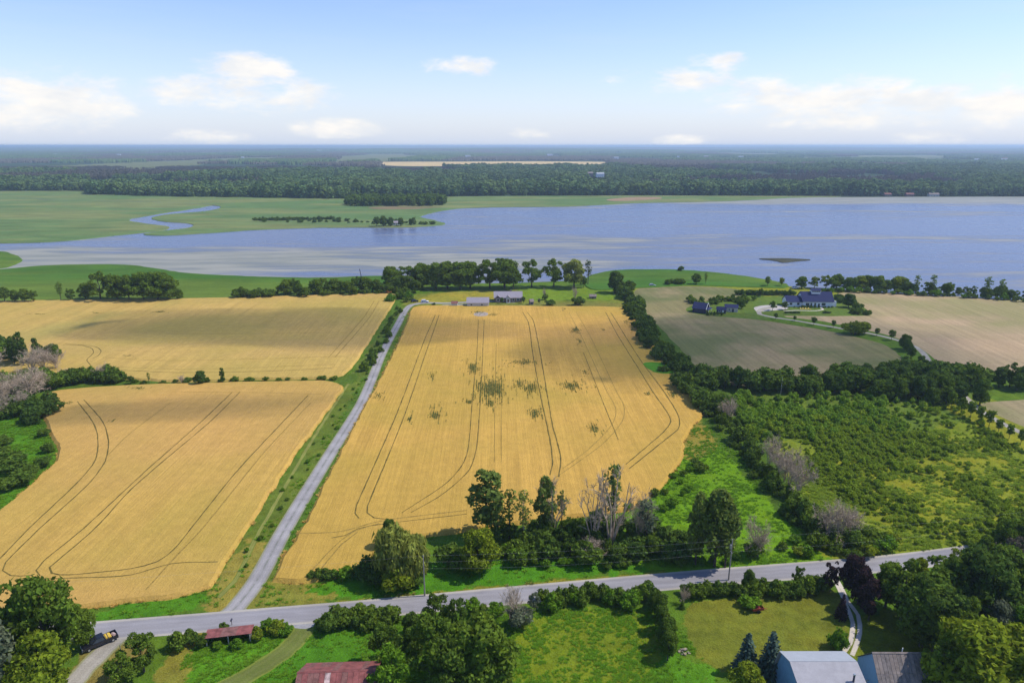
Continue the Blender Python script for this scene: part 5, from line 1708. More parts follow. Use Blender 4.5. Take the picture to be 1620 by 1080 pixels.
CLEAR = [near_line([(-260, 1034), (-60, 1016), (60, 1006), (150, 998), (300, 986), (420, 976), (555, 965), (780, 944), (1000, 924), (1150, 911), (1300, 899.5), (1400, 891), (1480, 882), (1600, 866)], 3.3),
         near_line([(352, 979), (372, 962), (405, 920), (444, 848), (472, 800), (519, 723), (572, 637), (604, 561), (630, 512)], 2.3),
         near_line([(482, 990), (477, 1002), (447, 1032), (400, 1063), (330, 1100)], 2.2),
         near_line([(215, 997), (190, 1006), (165, 1027), (135, 1058), (108, 1090)], 2.6)]
tufts('verge_grass', [(150, 990), (150, 960), (335, 930), (400, 860), (600, 560), (640, 500), (625, 580), (470, 860), (430, 925), (520, 915), (600, 870), (740, 840), (1000, 860), (1120, 880), (1400, 862), (1440, 880), (1000, 912), (600, 950), (380, 972)],
      9000, (.3, .8), 'grass_tuft', 'uneven green grass and weeds on the road and driveway verges', 61, ('wheat_main', 'wheat_left', 'wheat_upper'))
tufts('rough_grass', [(290, 1100), (320, 1012), (470, 990), (640, 975), (850, 965), (1040, 965), (1080, 1000), (1130, 1100)], 5000, (.25, .6), 'grass_tuft',
      'rough bright grass of the meadow south of the road', 62)
tufts('meadow_grass', [(1000, 880), (1010, 800), (1075, 735), (1100, 670), (1150, 690), (1290, 860), (1180, 895)], 3000, (.3, .7), 'grass_tuft',
      'tall bright grass of the meadow between wheat and hedgerow', 63, ('wheat_main',))
tufts('slope_grass', [(-20, 820), (-40, 670), (60, 660), (85, 735)], 3000, (.4, .8), 'grass_tuft', 'lush grass on the slope beside the left wheat field', 64, ('wheat_left',))
tufts('dry_grass', [(150, 985), (380, 966), (600, 944), (1000, 909), (1420, 878), (1420, 885), (1000, 917), (600, 953), (380, 974), (150, 995)], 4500, (.35, .8), 'grass_dry', 'pale dry grass along the road edge', 65)
tufts('thicket_grass', [(1240, 770), (1330, 700), (1500, 680), (1620, 730), (1700, 790), (1650, 860), (1400, 870), (1300, 850)], 6000, (.4, .9), 'grass_gold', 'yellowish tall grass between the saplings', 66)


# weeds showing above the wheat: ragged streaks along the drill rows
def weeds(parent, c, rx, ry, n, seed, ang):
    n = int(n * 1.7)
    r = np.random.default_rng(seed)
    ux, uy = math.cos(ang + math.pi / 2), math.sin(ang + math.pi / 2)
    wide = np.where(r.uniform(0, 1, n) < .35, 1.9, .85)
    pxs = r.normal(0, .42, n) * wide * rx + c[0]
    pys = r.normal(0, .42, n) * wide * ry + c[1]
    P = []
    for a, b in zip(pxs, pys):
        p = G(a, b)
        # gather into rows
        k = p.x * -uy + p.y * ux
        dk = (round(k / .8) * .8 - k) * .6
        L = r.uniform(.2, 2.0) * (.4 + ry / 10)
        for t in np.arange(-L, L, .3):
            P.append((p.x - uy * dk + ux * t + r.normal(0, .1), p.y + ux * dk + uy * t + r.normal(0, .1), WZ + r.uniform(-.05, .22)))
    P = np.array(P)
    Vv, Qq = cards(P, np.tile([0, 0, 1.0], (len(P), 1)), .30, r, 1.6, .45)
    o = link('weed_patch', fastmesh('weed_patch', Vv, Qq), MAT['leaf_weed'], parent)
    return o


MAT['leaf_weed'] = leafmat('leaf_weed', (.16, .185, .055), (.28, .26, .065))
for i, (cx_, cy_, rx, ry, n) in enumerate([(748, 585, 9, 9, 70), (775, 618, 22, 15, 190), (830, 576, 26, 4, 70), (841, 616, 14, 9, 60), (821, 610, 10, 7, 30), (904, 613, 17, 7, 90), (910, 524, 7, 5, 50), (917, 542, 5, 4, 14),
                                           (689, 659, 8, 9, 36), (649, 665, 4, 6, 14), (847, 658, 8, 9, 34), (939, 681, 10, 6, 30), (684, 598, 4, 5, 14), (742, 638, 8, 4, 20), (776, 640, 9, 6, 34), (791, 620, 4, 13, 40),
                                           (1064, 628, 6, 6, 16), (926, 591, 5, 4, 10), (1025, 625, 5, 3, 8), (991, 511, 4, 2, 12), (1000, 524, 3, 2, 8), (955, 524, 3, 2, 8), (600, 629, 8, 6, 12), (757, 496, 12, 3, 30), (780, 500, 9, 2, 16), (893, 491, 6, 2, 8)]):
    weeds(wheat_main, (cx_, cy_), rx, ry, n, 100 + i, ang_main)
for i, (cx_, cy_, rx, ry, n) in enumerate([(60, 499, 16, 1, 14), (154, 497, 10, 1, 10), (252, 495.5, 11, 1.2, 26), (200, 565, 10, 2, 8)]):
    weeds(wheat_upper, (cx_, cy_), rx, ry, n, 200 + i, math.pi / 2)
for i, (cx_, cy_, rx, ry, n) in enumerate([(220, 617, 14, 1.5, 16), (108, 640, 8, 2, 8), (178, 669, 3, 3, 4)]):
    weeds(wheat_left, (cx_, cy_), rx, ry, n, 300 + i, ang_main)


# wheat ears standing up ragged at the field margins
def edge_wheat(key, label, seed):
    r = np.random.default_rng(seed)
    A = np.array(FOOT[key])
    d = np.roll(A, -1, 0) - A
    L = np.hypot(d[:, 0], d[:, 1])
    P = []
    for (ax, ay), (dx, dy), l in zip(A, d, L):
        if ay > 420 or l < .1:
            continue
        k = int(l * 2)
        t = r.uniform(0, 1, k)
        off = r.normal(0, .45, k)
        P.append(np.stack([ax + dx * t - dy / l * off, ay + dy * t + dx / l * off, np.zeros(k)], 1))
    P = np.concatenate(P)
    s = r.uniform(.7, 1.05, len(P))
    scatter('wheat_margin', P, np.stack([s, s, s], 1), 'tuft', 'wheat_stalk', label, 'wheat')


edge_wheat('wheat_main', 'ragged golden wheat along the margin of the middle field', 71)
edge_wheat('wheat_left', 'ragged golden wheat along the margin of the lower left field', 72)

# ------------------------------------------------------------------ buildings
MAT['white_wall'] = plain('white_wall', (.74, .75, .78), .7, .2, .06)
MAT['beige_wall'] = plain('beige_wall', (.50, .49, .47), .8, .2, .08)
MAT['brick'] = plain('brick_wall', (.20, .14, .13), .9, .1, .25, 3)
MAT['grey_roof'] = plain('grey_roof', (.30, .27, .30), .85, .15, .12, 2)
MAT['navy_roof'] = plain('navy_roof', (.030, .036, .095), .85, .1, .12, 2)
MAT['dark_wall'] = plain('dark_wall', (.055, .055, .085), .8, .2, .2)
MAT['brown_roof'] = plain('brown_roof', (.25, .205, .185), .85, .15, .25, 1.2)
MAT['brown_dull'] = plain('brown_dull', (.205, .175, .165), .9, .1, .3, 1.5)
MAT['pale_roof'] = plain('pale_roof', (.34, .325, .335), .7, .3, .10, .8)
MAT['paler_roof'] = plain('paler_roof', (.37, .385, .40), .6, .25, .06, .8)
MAT['blue_wall'] = plain('blue_wall', (.16, .30, .45), .7, .25, .1)
MAT['lightblue_wall'] = plain('lightblue_wall', (.32, .44, .60), .7, .25, .08)
MAT['rust_roof'] = plain('rust_roof', (.26, .085, .075), .7, .25, .32, .9)
MAT['rust_pale'] = plain('rust_pale', (.50, .36, .33), .7, .25, .4, 1.2)
MAT['rust_dull'] = plain('rust_dull', (.22, .10, .085), .8, .2, .35, 1.2)
MAT['wood_grey'] = plain('wood_grey', (.22, .19, .165), .9, .1, .3, 2)
MAT['wood_pale'] = plain('wood_pale', (.55, .50, .42), .85, .1, .15, 2)
MAT['glass'] = plain('window_glass', (.045, .055, .075), .15, .6, .2)
MAT['trim'] = plain('white_trim', (.80, .80, .78), .6, .2, .05)
MAT['door'] = plain('door_brown', (.16, .08, .06), .6, .3, .1)
MAT['concrete'] = plain('concrete', (.42, .41, .39), .9, .1, .15)
MAT['steel'] = plain('steel', (.45, .46, .48), .4, .5, .1, metal=.6)


def windows(root, specs, axis, face, mat='glass'):
    """each window a part with its frame as a sub-part; specs: (a0, a1, z0, z1) on the plane axis=face"""
    for a0, a1, z0, z1 in specs:
        s = 1 if face >= 0 else -1
        g = MB()
        fr = MB()
        t = .12
        if axis == 'y':
            g.box(a0, a1, min(face, face + s * .05), max(face, face + s * .05), z0, z1)
            for b in ((a0 - t, a0, z0 - t, z1 + t), (a1, a1 + t, z0 - t, z1 + t), (a0, a1, z1, z1 + t), (a0, a1, z0 - t, z0)):
                fr.box(b[0], b[1], min(face, face + s * .09), max(face, face + s * .09), b[2], b[3])
        else:
            g.box(min(face, face + s * .05), max(face, face + s * .05), a0, a1, z0, z1)
            for b in ((a0 - t, a0, z0 - t, z1 + t), (a1, a1 + t, z0 - t, z1 + t), (a0, a1, z1, z1 + t), (a0, a1, z0 - t, z0)):
                fr.box(min(face, face + s * .09), max(face, face + s * .09), b[0], b[1], b[2], b[3])
        w = g.build('window', MAT[mat], root)
        fr.build('window_frame', MAT['trim'], w)


def gable_roof(root, x0, x1, yc, hwid, ze, zr, mat, ov=.35, th=.16, panels=0, alt=None, mats=None):
    """two roof slopes; with panels > 0 each metal sheet is its own piece"""
    obs = []
    for s in (-1, 1):
        sl = (zr - ze) / hwid
        ye, z_e = yc + s * (hwid + ov), ze - sl * ov
        if not panels:
            q = [(x0 - ov, ye, z_e), (x1 + ov, ye, z_e), (x1 + ov, yc, zr), (x0 - ov, yc, zr)]
            if s > 0:
                q = [q[1], q[0], q[3], q[2]]
            obs.append(MB().slab(q, th).build('roof_slope', MAT[mat], root))
        else:
            w = (x1 - x0 + 2 * ov) / panels
            slope = bpy.data.objects.new('roof_slope', None)
            COL.objects.link(slope)
            slope.parent = root
            for k in range(panels):
                for row in range(2):
                    a0 = x0 - ov + k * w + .02
                    a1 = x0 - ov + (k + 1) * w - .02
                    t0, t1 = (0, .53) if row == 0 else (.5, 1)
                    dz = random.uniform(0, .03) + (.035 if row else 0)
                    p = lambda t: (ye + (yc - ye) * t, z_e + (zr - z_e) * t + dz)
                    (ya, za), (yb, zb) = p(t0), p(t1)
                    q = [(a0, ya, za), (a1, ya, za), (a1, yb, zb), (a0, yb, zb)]
                    if s > 0:
                        q = [q[1], q[0], q[3], q[2]]
                    mm = random.choice(mats) if mats else mat
                    MB().slab(q, .03).add(*[(lambda c: ([c[0], c[1], c[2], c[3]], [(0, 1, 2, 3)]))([(a0, ya, za + .09), (a0 + .05, ya, za + .09), (a0 + .05, yb, zb + .09), (a0, yb, zb + .09)])][0]).build('roof_sheet', MAT[mm], slope)
    cap = MB().prism([(yc - .2, zr + .02), (yc + .2, zr + .02), (yc, zr + .22)], x0 - ov, x1 + ov)
    cap.build('ridge_cap', MAT[mat], root)
    return obs


def gable_walls(root, x0, x1, y0, y1, ze, zr, mat):
    yc = (y0 + y1) / 2
    MB().prism([(y0, -.1), (y1, -.1), (y1, ze - .06), (yc, zr - .06), (y0, ze - .06)], x0, x1).build('wall', MAT[mat], root)


# brick bungalow
p = G(804, 478)
R0 = thing('brick_bungalow', 'brick bungalow with grey roof and small gabled porch', 'house', (p.x, p.y, 0), .03)
gable_walls(R0, -8.2, 8.2, 0, 8.4, 2.9, 5.6, 'brick')
gable_roof(R0, -8.2, 8.2, 4.2, 4.2, 2.9, 5.6, 'grey_roof', .45)
pr = MB().prism([(-1.3, -.1), (1.3, -.1), (1.3, 2.9), (0, 4.1), (-1.3, 2.9)], -1.6, .05, 'y').build('porch', MAT['beige_wall'], R0)
MB().slab([(-1.7, -1.9, 2.75), (0, -1.9, 4.3), (0, 2.0, 4.3), (-1.7, 2.0, 2.75)], -.14).build('porch_roof', MAT['grey_roof'], R0)
MB().slab([(0, -1.9, 4.3), (1.7, -1.9, 2.75), (1.7, 2.0, 2.75), (0, 2.0, 4.3)], -.14).build('porch_roof', MAT['grey_roof'], R0)
MB().prism([(-7.6, -.1), (-4.6, -.1), (-4.6, 2.9), (-6.1, 4.2), (-7.6, 2.9)], -.9, .05, 'y').build('bay', MAT['brick'], R0)
MB().slab([(-7.95, -1.2, 2.75), (-6.1, -1.2, 4.4), (-6.1, 2.2, 4.4), (-7.95, 2.2, 2.75)], -.14).build('bay_roof', MAT['grey_roof'], R0)
MB().slab([(-6.1, -1.2, 4.4), (-4.25, -1.2, 2.75), (-4.25, 2.2, 2.75), (-6.1, 2.2, 4.4)], -.14).build('bay_roof', MAT['grey_roof'], R0)
windows(R0, [(-4.0, -2.6, .9, 2.2), (2.4, 3.8, .9, 2.2), (5.0, 6.6, .9, 2.2)], 'y', -.001)
windows(R0, [(-6.9, -5.3, .9, 2.2)], 'y', -.9)
MB().box(-.5, .5, -1.68, -1.6, 0, 2.1).build('door', MAT['door'], R0)
MB().box(-1.0, 1.0, -2.6, -1.7, 0, .25).build('step', MAT['concrete'], R0)
windows(R0, [(2.5, 4.0, .9, 2.2), (5.6, 6.8, .9, 2.2)], 'x', 8.2)
MB().box(1.2, 2.0, 5.0, 5.8, 4.6, 6.3).build('chimney', MAT['brick'], R0)
# detached garage
p = G(756, 486)
R0 = thing('garage', 'long beige garage with grey gable roof beside the wheat', 'garage', (p.x, p.y, 0), .02)
gable_walls(R0, -6.2, 6.2, 0, 8, 2.7, 4.9, 'beige_wall')
gable_roof(R0, -6.2, 6.2, 4.0, 4.0, 2.7, 4.9, 'grey_roof', .4)
windows(R0, [(-4.3, -3.2, 1.1, 2.0), (1.8, 2.9, 1.1, 2.0)], 'y', -.001)
MB().box(6.2, 6.26, 1.2, 3.6, 0, 2.2).build('garage_door', MAT['trim'], R0)
MB().box(6.2, 6.26, 4.4, 6.8, 0, 2.2).build('garage_door', MAT['trim'], R0)
# garden shed
p = G(719, 485.5)
R0 = thing('garden_shed', 'small grey shed with reddish roof and white end beside the garage', 'shed', (p.x, p.y, 0), .02)
gable_walls(R0, -1.7, 1.7, 0, 3.0, 2.1, 3.0, 'beige_wall')
gable_roof(R0, -1.7, 1.7, 1.5, 1.5, 2.1, 3.0, 'rust_dull', .2, .1)
MB().box(1.7, 1.75, .6, 2.4, 0, 1.9).build('door', MAT['trim'], R0)
# playhouse
p = G(841.5, 482)
R0 = thing('playhouse', 'small dark wooden playhouse on the bungalow lawn', 'playhouse', (p.x, p.y, 0), .3)
gable_walls(R0, -1.1, 1.1, 0, 2.2, 2.0, 3.1, 'wood_grey')
gable_roof(R0, -1.1, 1.1, 1.1, 1.1, 2.0, 3.1, 'brown_roof', .25, .1)
MB().box(-.4, .4, -.05, 0, 0, 1.5).build('door', MAT['dark_wall'], R0)
# small outbuilding past the lawn
p = G(938, 472.5)
R0 = thing('wooden_hut', 'low brown hut on the far lawn before the shore trees', 'hut', (p.x, p.y, 0), 0)
gable_walls(R0, -2.0, 2.0, 0, 2.6, 1.5, 2.4, 'wood_grey')
gable_roof(R0, -2.0, 2.0, 1.3, 1.3, 1.5, 2.4, 'brown_roof', .25, .1)
MB().box(-.5, .4, -.05, 0, 0, 1.3).build('door', MAT['dark_wall'], R0)

# white farmhouse with navy roofs
p = G(1287, 486)
R0 = thing('farmhouse', 'white farmhouse with navy roofs and a windowed cupola', 'house', (p.x, p.y, 0), -.04)
gable_walls(R0, -6.2, 11.0, 0, 11, 3.6, 8.0, 'white_wall')
gable_roof(R0, -6.2, 11.0, 5.5, 5.5, 3.6, 8.0, 'navy_roof', .5)
MB().prism([(1.0, -.1), (9, -.1), (9, 3.0), (5, 5.6), (1.0, 3.0)], -15.0, -6.2).build('wing', MAT['white_wall'], R0)
wing = bpy.data.objects.new('wing_roof', None)
COL.objects.link(wing)
wing.parent = R0
gable_roof(wing, -15.0, -6.6, 5, 4.0, 3.0, 5.6, 'navy_roof', .4)
cp = MB().box(-.5, 4.5, 4.0, 7.0, 7.0, 8.9).build('cupola', MAT['white_wall'], R0)
MB().slab([(-.8, 3.6, 8.9), (4.8, 3.6, 8.9), (4.8, 5.5, 9.9), (-.8, 5.5, 9.9)], .12).build('cupola_roof', MAT['navy_roof'], cp)
MB().slab([(4.8, 7.4, 8.9), (-.8, 7.4, 8.9), (-.8, 5.5, 9.9), (4.8, 5.5, 9.9)], .12).build('cupola_roof', MAT['navy_roof'], cp)
for k in range(4):
    MB().box(-.2 + k * 1.15, .75 + k * 1.15, 3.94, 4.0, 8.1, 8.7).build('cupola_window', MAT['glass'], cp)
windows(R0, [(-4.6, -2.6, 1.0, 2.6), (.2, 1.2, .9, 2.6), (4.4, 6.6, 1.0, 2.6), (-2.0, -1.0, 1.0, 2.6)], 'y', -.001)
for a0, a1 in ((-13.4, -12.0), (-9.2, -7.8)):
    w = MB().box(a0, a1, .93, 1.0, 1.1, 2.4).build('window', MAT['glass'], R0)
    MB().box(a0 - .1, a1 + .1, .95, 1.0, 2.4, 2.55).build('window_frame', MAT['trim'], w)
MB().box(2.4, 3.4, -.06, 0, 0, 2.2).build('door', MAT['dark_wall'], R0)
MB().prism([(2.0, -.1), (7.5, -.1), (7.5, 2.6), (2.0, 3.2)], 11.0, 13.6).build('side_porch', MAT['white_wall'], R0)
windows(R0, [(3.4, 4.6, .9, 2.2)], 'x', 13.6)
windows(R0, [(4.6, 6.4, 4.4, 5.8)], 'x', 11.0)
# row of yellow garden loungers before the house
for k, (a, b) in enumerate(((1272, 489.5), (1276, 489.7), (1280.5, 489.6), (1268, 489.8))):
    p = G(a, b)
    o = thing('garden_lounger', 'yellow wooden lounger on the farmhouse lawn', 'lounger', (p.x, p.y, 0), .6, 'yellow loungers on the farmhouse lawn')
    MB().box(-.35, .35, -.9, .5, .3, .4).build('seat', MAT['wood_yellow'] if 'wood_yellow' in MAT else MAT.setdefault('wood_yellow', plain('wood_yellow', (.60, .42, .10), .8, .2)), o)
    MB().slab([(-.35, .5, .4), (.35, .5, .4), (.35, 1.0, 1.0), (-.35, 1.0, 1.0)], .06).build('backrest', MAT['wood_yellow'], o)
    for lx in (-.3, .25):
        for ly in (-.85, .4):
            MB().box(lx, lx + .06, ly, ly + .06, 0, .3).build('leg', MAT['wood_yellow'], o)

# dark barn with open gable and two dark sheds
p = G(1104, 496)
R0 = thing('dark_barn', 'dark barn with open front and white-edged roof in the rough garden', 'barn', (p.x, p.y, 0), -.55)
gable_walls(R0, -3.6, 3.6, 1.6, 8.2, 2.8, 5.4, 'dark_wall')
for s in (-1, 1):
    MB().slab([(-4.0, 4.9 + s * 3.7, 2.45), (4.0, 4.9 + s * 3.7, 2.45), (4.0, 4.9, 5.5), (-4.0, 4.9, 5.5)][::s], .15 * s if s > 0 else .15).build('roof_slope', MAT['navy_roof'], R0)
for s in (-1, 1):
    MB().slab([(4.0, 4.9 + s * 3.75, 2.3), (4.14, 4.9 + s * 3.75, 2.3), (4.14, 4.9, 5.6), (4.0, 4.9, 5.6)], .26).build('barge_board', MAT['trim'], R0)
MB().box(3.6, 3.66, 3.2, 6.6, 0, 2.5).build('doorway_shade', MAT['glass'], R0)  # dark sheet on the solid wall, standing in for shade inside the opening
for yy_ in (1.7, 8.0):
    MB().box(5.2, 5.35, yy_, yy_ + .15, 0, 2.3).build('post', MAT['trim'], R0)
MB().slab([(3.7, 1.4, 2.6), (5.6, 1.4, 2.3), (5.6, 8.4, 2.3), (3.7, 8.4, 2.6)], .1).build('porch_roof', MAT['navy_roof'], R0)
for (a, b, w_, d_, h_, tx) in ((1141, 496, 2.4, 2.6, 2.2, 'small dark shed with pale front in the rough garden'), (1157, 493.5, 3.4, 4.0, 2.6, 'larger dark-roofed shed with buff wall by the greyish tree')):
    p = G(a, b)
    R0 = thing('outbuilding', tx, 'shed', (p.x, p.y, 0), -.2)
    gable_walls(R0, -w_, w_, 0, d_, h_, h_ + 1.3, 'dark_wall' if w_ < 3 else 'wood_pale')
    gable_roof(R0, -w_, w_, d_ / 2, d_ / 2, h_, h_ + 1.3, 'navy_roof', .3, .12)
    MB().box(.3, 1.3, -.06, 0, 0, 1.9).build('door', MAT['trim' if w_ < 3 else 'dark_wall'], R0)
    windows(R0, [(-1.6, -.7, 1.0, 1.8)], 'y', -.001)

# open-fronted shed with red roof by the road
a, b = G(327, 1022), G(397, 1014)
ang = math.atan2(b.y - a.y, b.x - a.x)
R0 = thing('open_shed', 'long open-fronted shed with faded red metal roof by the road', 'shed', (a.x, a.y, 0), ang)
L = (b - a).length
n = 9
for k in range(n):
    x0, x1 = -.3 + k * (L + .6) / n + .01, -.3 + (k + 1) * (L + .6) / n - .01
    MB().slab([(x0, -.4, 2.02 + random.uniform(0, .03)), (x1, -.4, 2.02), (x1, 2.7, 1.62), (x0, 2.7, 1.62)], .05).build('roof_sheet', MAT[random.choice(('rust_roof', 'rust_dull', 'rust_roof', 'rust_pale' if k in (4,) else 'rust_roof'))], R0)
for px_ in (.1, L * .5, L - .1):
    MB().box(px_ - .07, px_ + .07, -.07, .07, -.1, 1.94).build('post', MAT['wood_pale'], R0)
nb = 16
for k in range(nb):
    MB().box(k * L / nb + .01, (k + 1) * L / nb - .01, 2.50, 2.55, -.05, 1.60).build('back_board', MAT['wood_grey'], R0)
for xx_ in (0, L):
    for k in range(4):
        y0 = .15 + k * .56
        MB().box(xx_ - .03, xx_ + .03, y0, y0 + .52, -.05, 1.9 - y0 * .14).build('side_board', MAT['wood_grey'], R0)
MB().box(-.1, L + .1, -.12, .0, 1.80, 1.94).build('beam', MAT['wood_grey'], R0)

# rusty barn, cut by the lower edge of the view
a, b = G(474, 1063, 6.0), G(592, 1059.5, 6.0)
ang = math.atan2(b.y - a.y, b.x - a.x)
R0 = thing('rusty_barn', 'old barn with rust-red sheet-metal roof beside the tree clump', 'barn', (a.x, a.y, 0), ang)
L = (b - a).length
gable_walls(R0, 0, L, -5.2, 5.2, 3.2, 5.9, 'wood_grey')
gable_roof(R0, 0, L, 0, 5.2, 3.2, 5.95, 'rust_roof', .4, panels=14, mats=('rust_roof',) * 6 + ('rust_dull',) * 3 + ('rust_pale',))
MB().box(L, L + .08, -1.6, 1.6, 0, 2.8).build('barn_door', MAT['wood_grey'], R0)

# pale gambrel barn
a, b = G(1253, 1046.5, 8.6), G(1352, 1046.5, 8.6)
R0 = thing('gambrel_barn', 'pale-roofed gambrel barn with blue gable wall', 'barn', (a.x, a.y, 0), math.atan2(b.y - a.y, b.x - a.x))
L = (b - a).length
prof = [(-5.6, 3.0), (-4.0, 7.2), (0, 8.6), (4.0, 7.2), (5.6, 3.0)]
MB().prism([(-5.37, -.1)] + [(y_ * .96, z_ - .12) for y_, z_ in prof] + [(5.37, -.1)], 0, L).build('wall', MAT['blue_wall'], R0)
for i, (q0, q1) in enumerate(zip(prof[:-1], prof[1:])):
    MB().slab([(-.4, q0[0], q0[1]), (L + .4, q0[0], q0[1]), (L + .4, q1[0], q1[1]), (-.4, q1[0], q1[1])], .12).build('roof_slope', MAT['paler_roof' if i == 2 else 'pale_roof'], R0)  # far upper slope: the light it catches is put into a lighter colour
st = MB().tube([(L - 1.6, -3.2, 7.2), (L - 1.6, -3.2, 8.9)], .16, 8).build('stove_pipe', MAT['dark_wall'], R0)
MB().tube([(L - 1.6, -3.2, 8.9), (L - 1.6, -3.2, 9.1)], [.24, .2], 8).build('pipe_cap', MAT['steel'], st)
MB().box(-.07, 0, -1.5, 1.5, 0, 3.0).build('barn_door', MAT['trim'], R0)
# house with brown roof and blue gable
a, b = G(1382, 1032, 7.0), G(1476, 1030.5, 7.0)
R0 = thing('blue_gabled_house', 'house with weathered brown-grey roof and light blue gable', 'house', (a.x, a.y, 0), math.atan2(b.y - a.y, b.x - a.x) - .03)
L = (b - a).length
gable_walls(R0, 0, L, -4.2, 4.2, 2.6, 6.9, 'lightblue_wall')
gable_roof(R0, 0, L, 0, 4.2, 2.6, 7.0, 'brown_roof', .3, panels=16, mats=('brown_roof', 'brown_roof', 'brown_dull'))
windows(R0, [(-2.8, -2.0, 1.0, 2.0)], 'x', -.001)
MB().tube([(L * .5, .5, 6.2), (L * .5, .5, 7.6)], .08, 7).build('vent_pipe', MAT['trim'], R0)
# timber deck and steps between barn and house
p = G(1374, 1072, .5)
R0 = thing('timber_deck', 'small grey timber deck with railing between barn and house', 'deck', (p.x, p.y, 0), .05)
for k in range(9):
    MB().box(-1.3, 1.3, -1.4 + k * .33, -1.4 + k * .33 + .31, .45, .5).build('plank', MAT['wood_grey'], R0)
for k in range(4):
    MB().box(-1.3 + k * .83, -1.22 + k * .83, -1.45, -1.37, 0, 1.4).build('post', MAT['wood_pale'], R0)
MB().box(-1.35, 1.35, -1.46, -1.36, 1.4, 1.48).build('rail', MAT['wood_pale'], R0)

# cottages and farm buildings across the lake
def simple_house(px, py, w, d, h, wall, roof, label, rz=0.0, z=0.0, cat='house', name='far_house', group=None):
    p = G(px, py)
    R = thing(name, label, cat, (p.x, p.y, z), rz, group)
    gable_walls(R, -w / 2, w / 2, 0, d, h, h + d * .28, wall)
    gable_roof(R, -w / 2, w / 2, d / 2, d / 2, h, h + d * .28, roof, .4, .2)
    for k in (-.28, .28):
        MB().box(w * k - .6, w * k + .6, -.06, 0, 1.0, 2.3).build('window', MAT['glass'], R)
    MB().box(-.5, .5, -.06, 0, 0, 2.1).build('door', MAT['door'], R)
    return R


simple_house(627, 357.5, 8, 6, 3, 'white_wall', 'grey_roof', 'white cottage among trees on the point', .3, .7)
simple_house(1440, 311, 14, 8, 4, 'brick', 'rust_dull', 'dark red cottage on the far shore before the woods')
simple_house(1478, 311, 18, 8, 4, 'beige_wall', 'brown_roof', 'brown-roofed cottage on the far shore next to the red one')
simple_house(1405, 311, 12, 8, 4, 'wood_grey', 'rust_dull', 'low boathouse on the far shore under the trees', name='boathouse')
simple_house(950, 285.5, 20, 12, 9, 'white_wall', 'paler_roof', 'white farm building rising above the far woods', .2, 8)
simple_house(934, 285, 14, 12, 10, 'wood_grey', 'brown_roof', 'brown barn beside the white farm building in the woods', 0, 8, 'barn')
for px_, py_, w_, tx in ((505, 241, 110, 'long white shed on the left of the distant plain'), (740, 251, 60, 'white building beyond the distant golden field'), (870, 249, 70, 'white barn at the near end of the distant village'),
                         (975, 254, 50, 'white shed past the end of the distant golden field'), (1073, 251, 30, 'narrow white silo-like building in the distant village'), (1117, 251.5, 50, 'pinkish building of the distant village'),
                         (1172, 252.5, 55, 'white shed at the end of the distant village'), (1545, 256.5, 40, 'white shed by the distant field on the right plain'), (1589, 256, 50, 'white and red farm shed on the right plain'),
                         (188, 248, 50, 'white farm shed on the left plain beyond scrub'), (88, 247.5, 50, 'small white house on the far left plain'), (312, 277, 18, 'long white roof among the woods beyond the marsh'), (384, 252, 30, 'pale tower-like house in the left woods')):
    w_ *= .6
    simple_house(px_, py_, w_, w_ * .3, min(14, w_ * .2) + 6, 'white_wall' if 'pink' not in tx else 'rust_pale', 'paler_roof' if 'red' not in tx else 'rust_roof', tx, 0, 7)

# ------------------------------------------------------------------ road furniture, vehicles, small things
MAT['pole_wood'] = plain('pole_wood', (.30, .27, .24), .9, .1, .2, 3)
MAT['wire'] = plain('wire_metal', (.42, .42, .42), .5, .4, .05)
MAT['black_paint'] = plain('black_paint', (.012, .013, .020), .25, .6, .2)
MAT['tyre'] = plain('tyre', (.02, .02, .02), .9, .1, .1)
MAT['yellow'] = plain('yellow_cover', (.62, .42, .06), .7, .2, .25, 4)
MAT['red_paint'] = plain('red_paint', (.28, .05, .04), .5, .3, .25)
MAT['orange_paint'] = plain('orange_paint', (.62, .20, .05), .5, .3, .15)
MAT['lamp'] = plain('lamp_glass', (.85, .85, .82), .2, .5, .05)


def pole(px, py, H, label, arm=True, ang=.1):
    p = G(px, py)
    R = thing('utility_pole', label, 'utility pole', (p.x, p.y, 0), ang)
    MB().tube([(0, 0, -.3), (0, 0, H)], [.17, .11], 8).build('pole', MAT['pole_wood'], R)
    if arm:
        MB().tube([(-.35, -.2, H - 2.0), (-.35, -.2, H - 1.1)], .22, 8).build('transformer', MAT['steel'], R)
        MB().box(-.06, .06, -.5, .5, H - 3.1, H - 2.98).build('bracket', MAT['steel'], R)
    for z_ in (H, H - 1.5):
        MB().tube([(0, 0, z_), (0, 0, z_ + .16)], [.05, .04], 6).build('insulator', MAT['lamp'], R)
    return Vector((p.x, p.y, H))


p1 = G(1152.5, 917)
H1 = HT(p1.y, 853)
t1 = pole(1152.5, 917, H1, 'wooden utility pole with grey transformer beside the road')
t0 = pole(672, 942, H1 * .96, 'thin wooden utility pole beside the willow', False)
t2 = pole(1660, 862, H1, 'wooden utility pole by the thicket past the road bend', False)
tm = pole(-220, 1010, H1, 'wooden utility pole on the verge by the lower left wheat', False)


def wire(a, b, dz, label, sag=.7):
    pts = []
    for i in range(15):
        t = i / 14
        q = a.lerp(b, t)
        pts.append(q + Vector((0, 0, dz - sag * 4 * t * (1 - t))))
    o = MB().tube(pts, .006, 4).build('power_line', MAT['wire'])
    tag(o, label, 'wire')


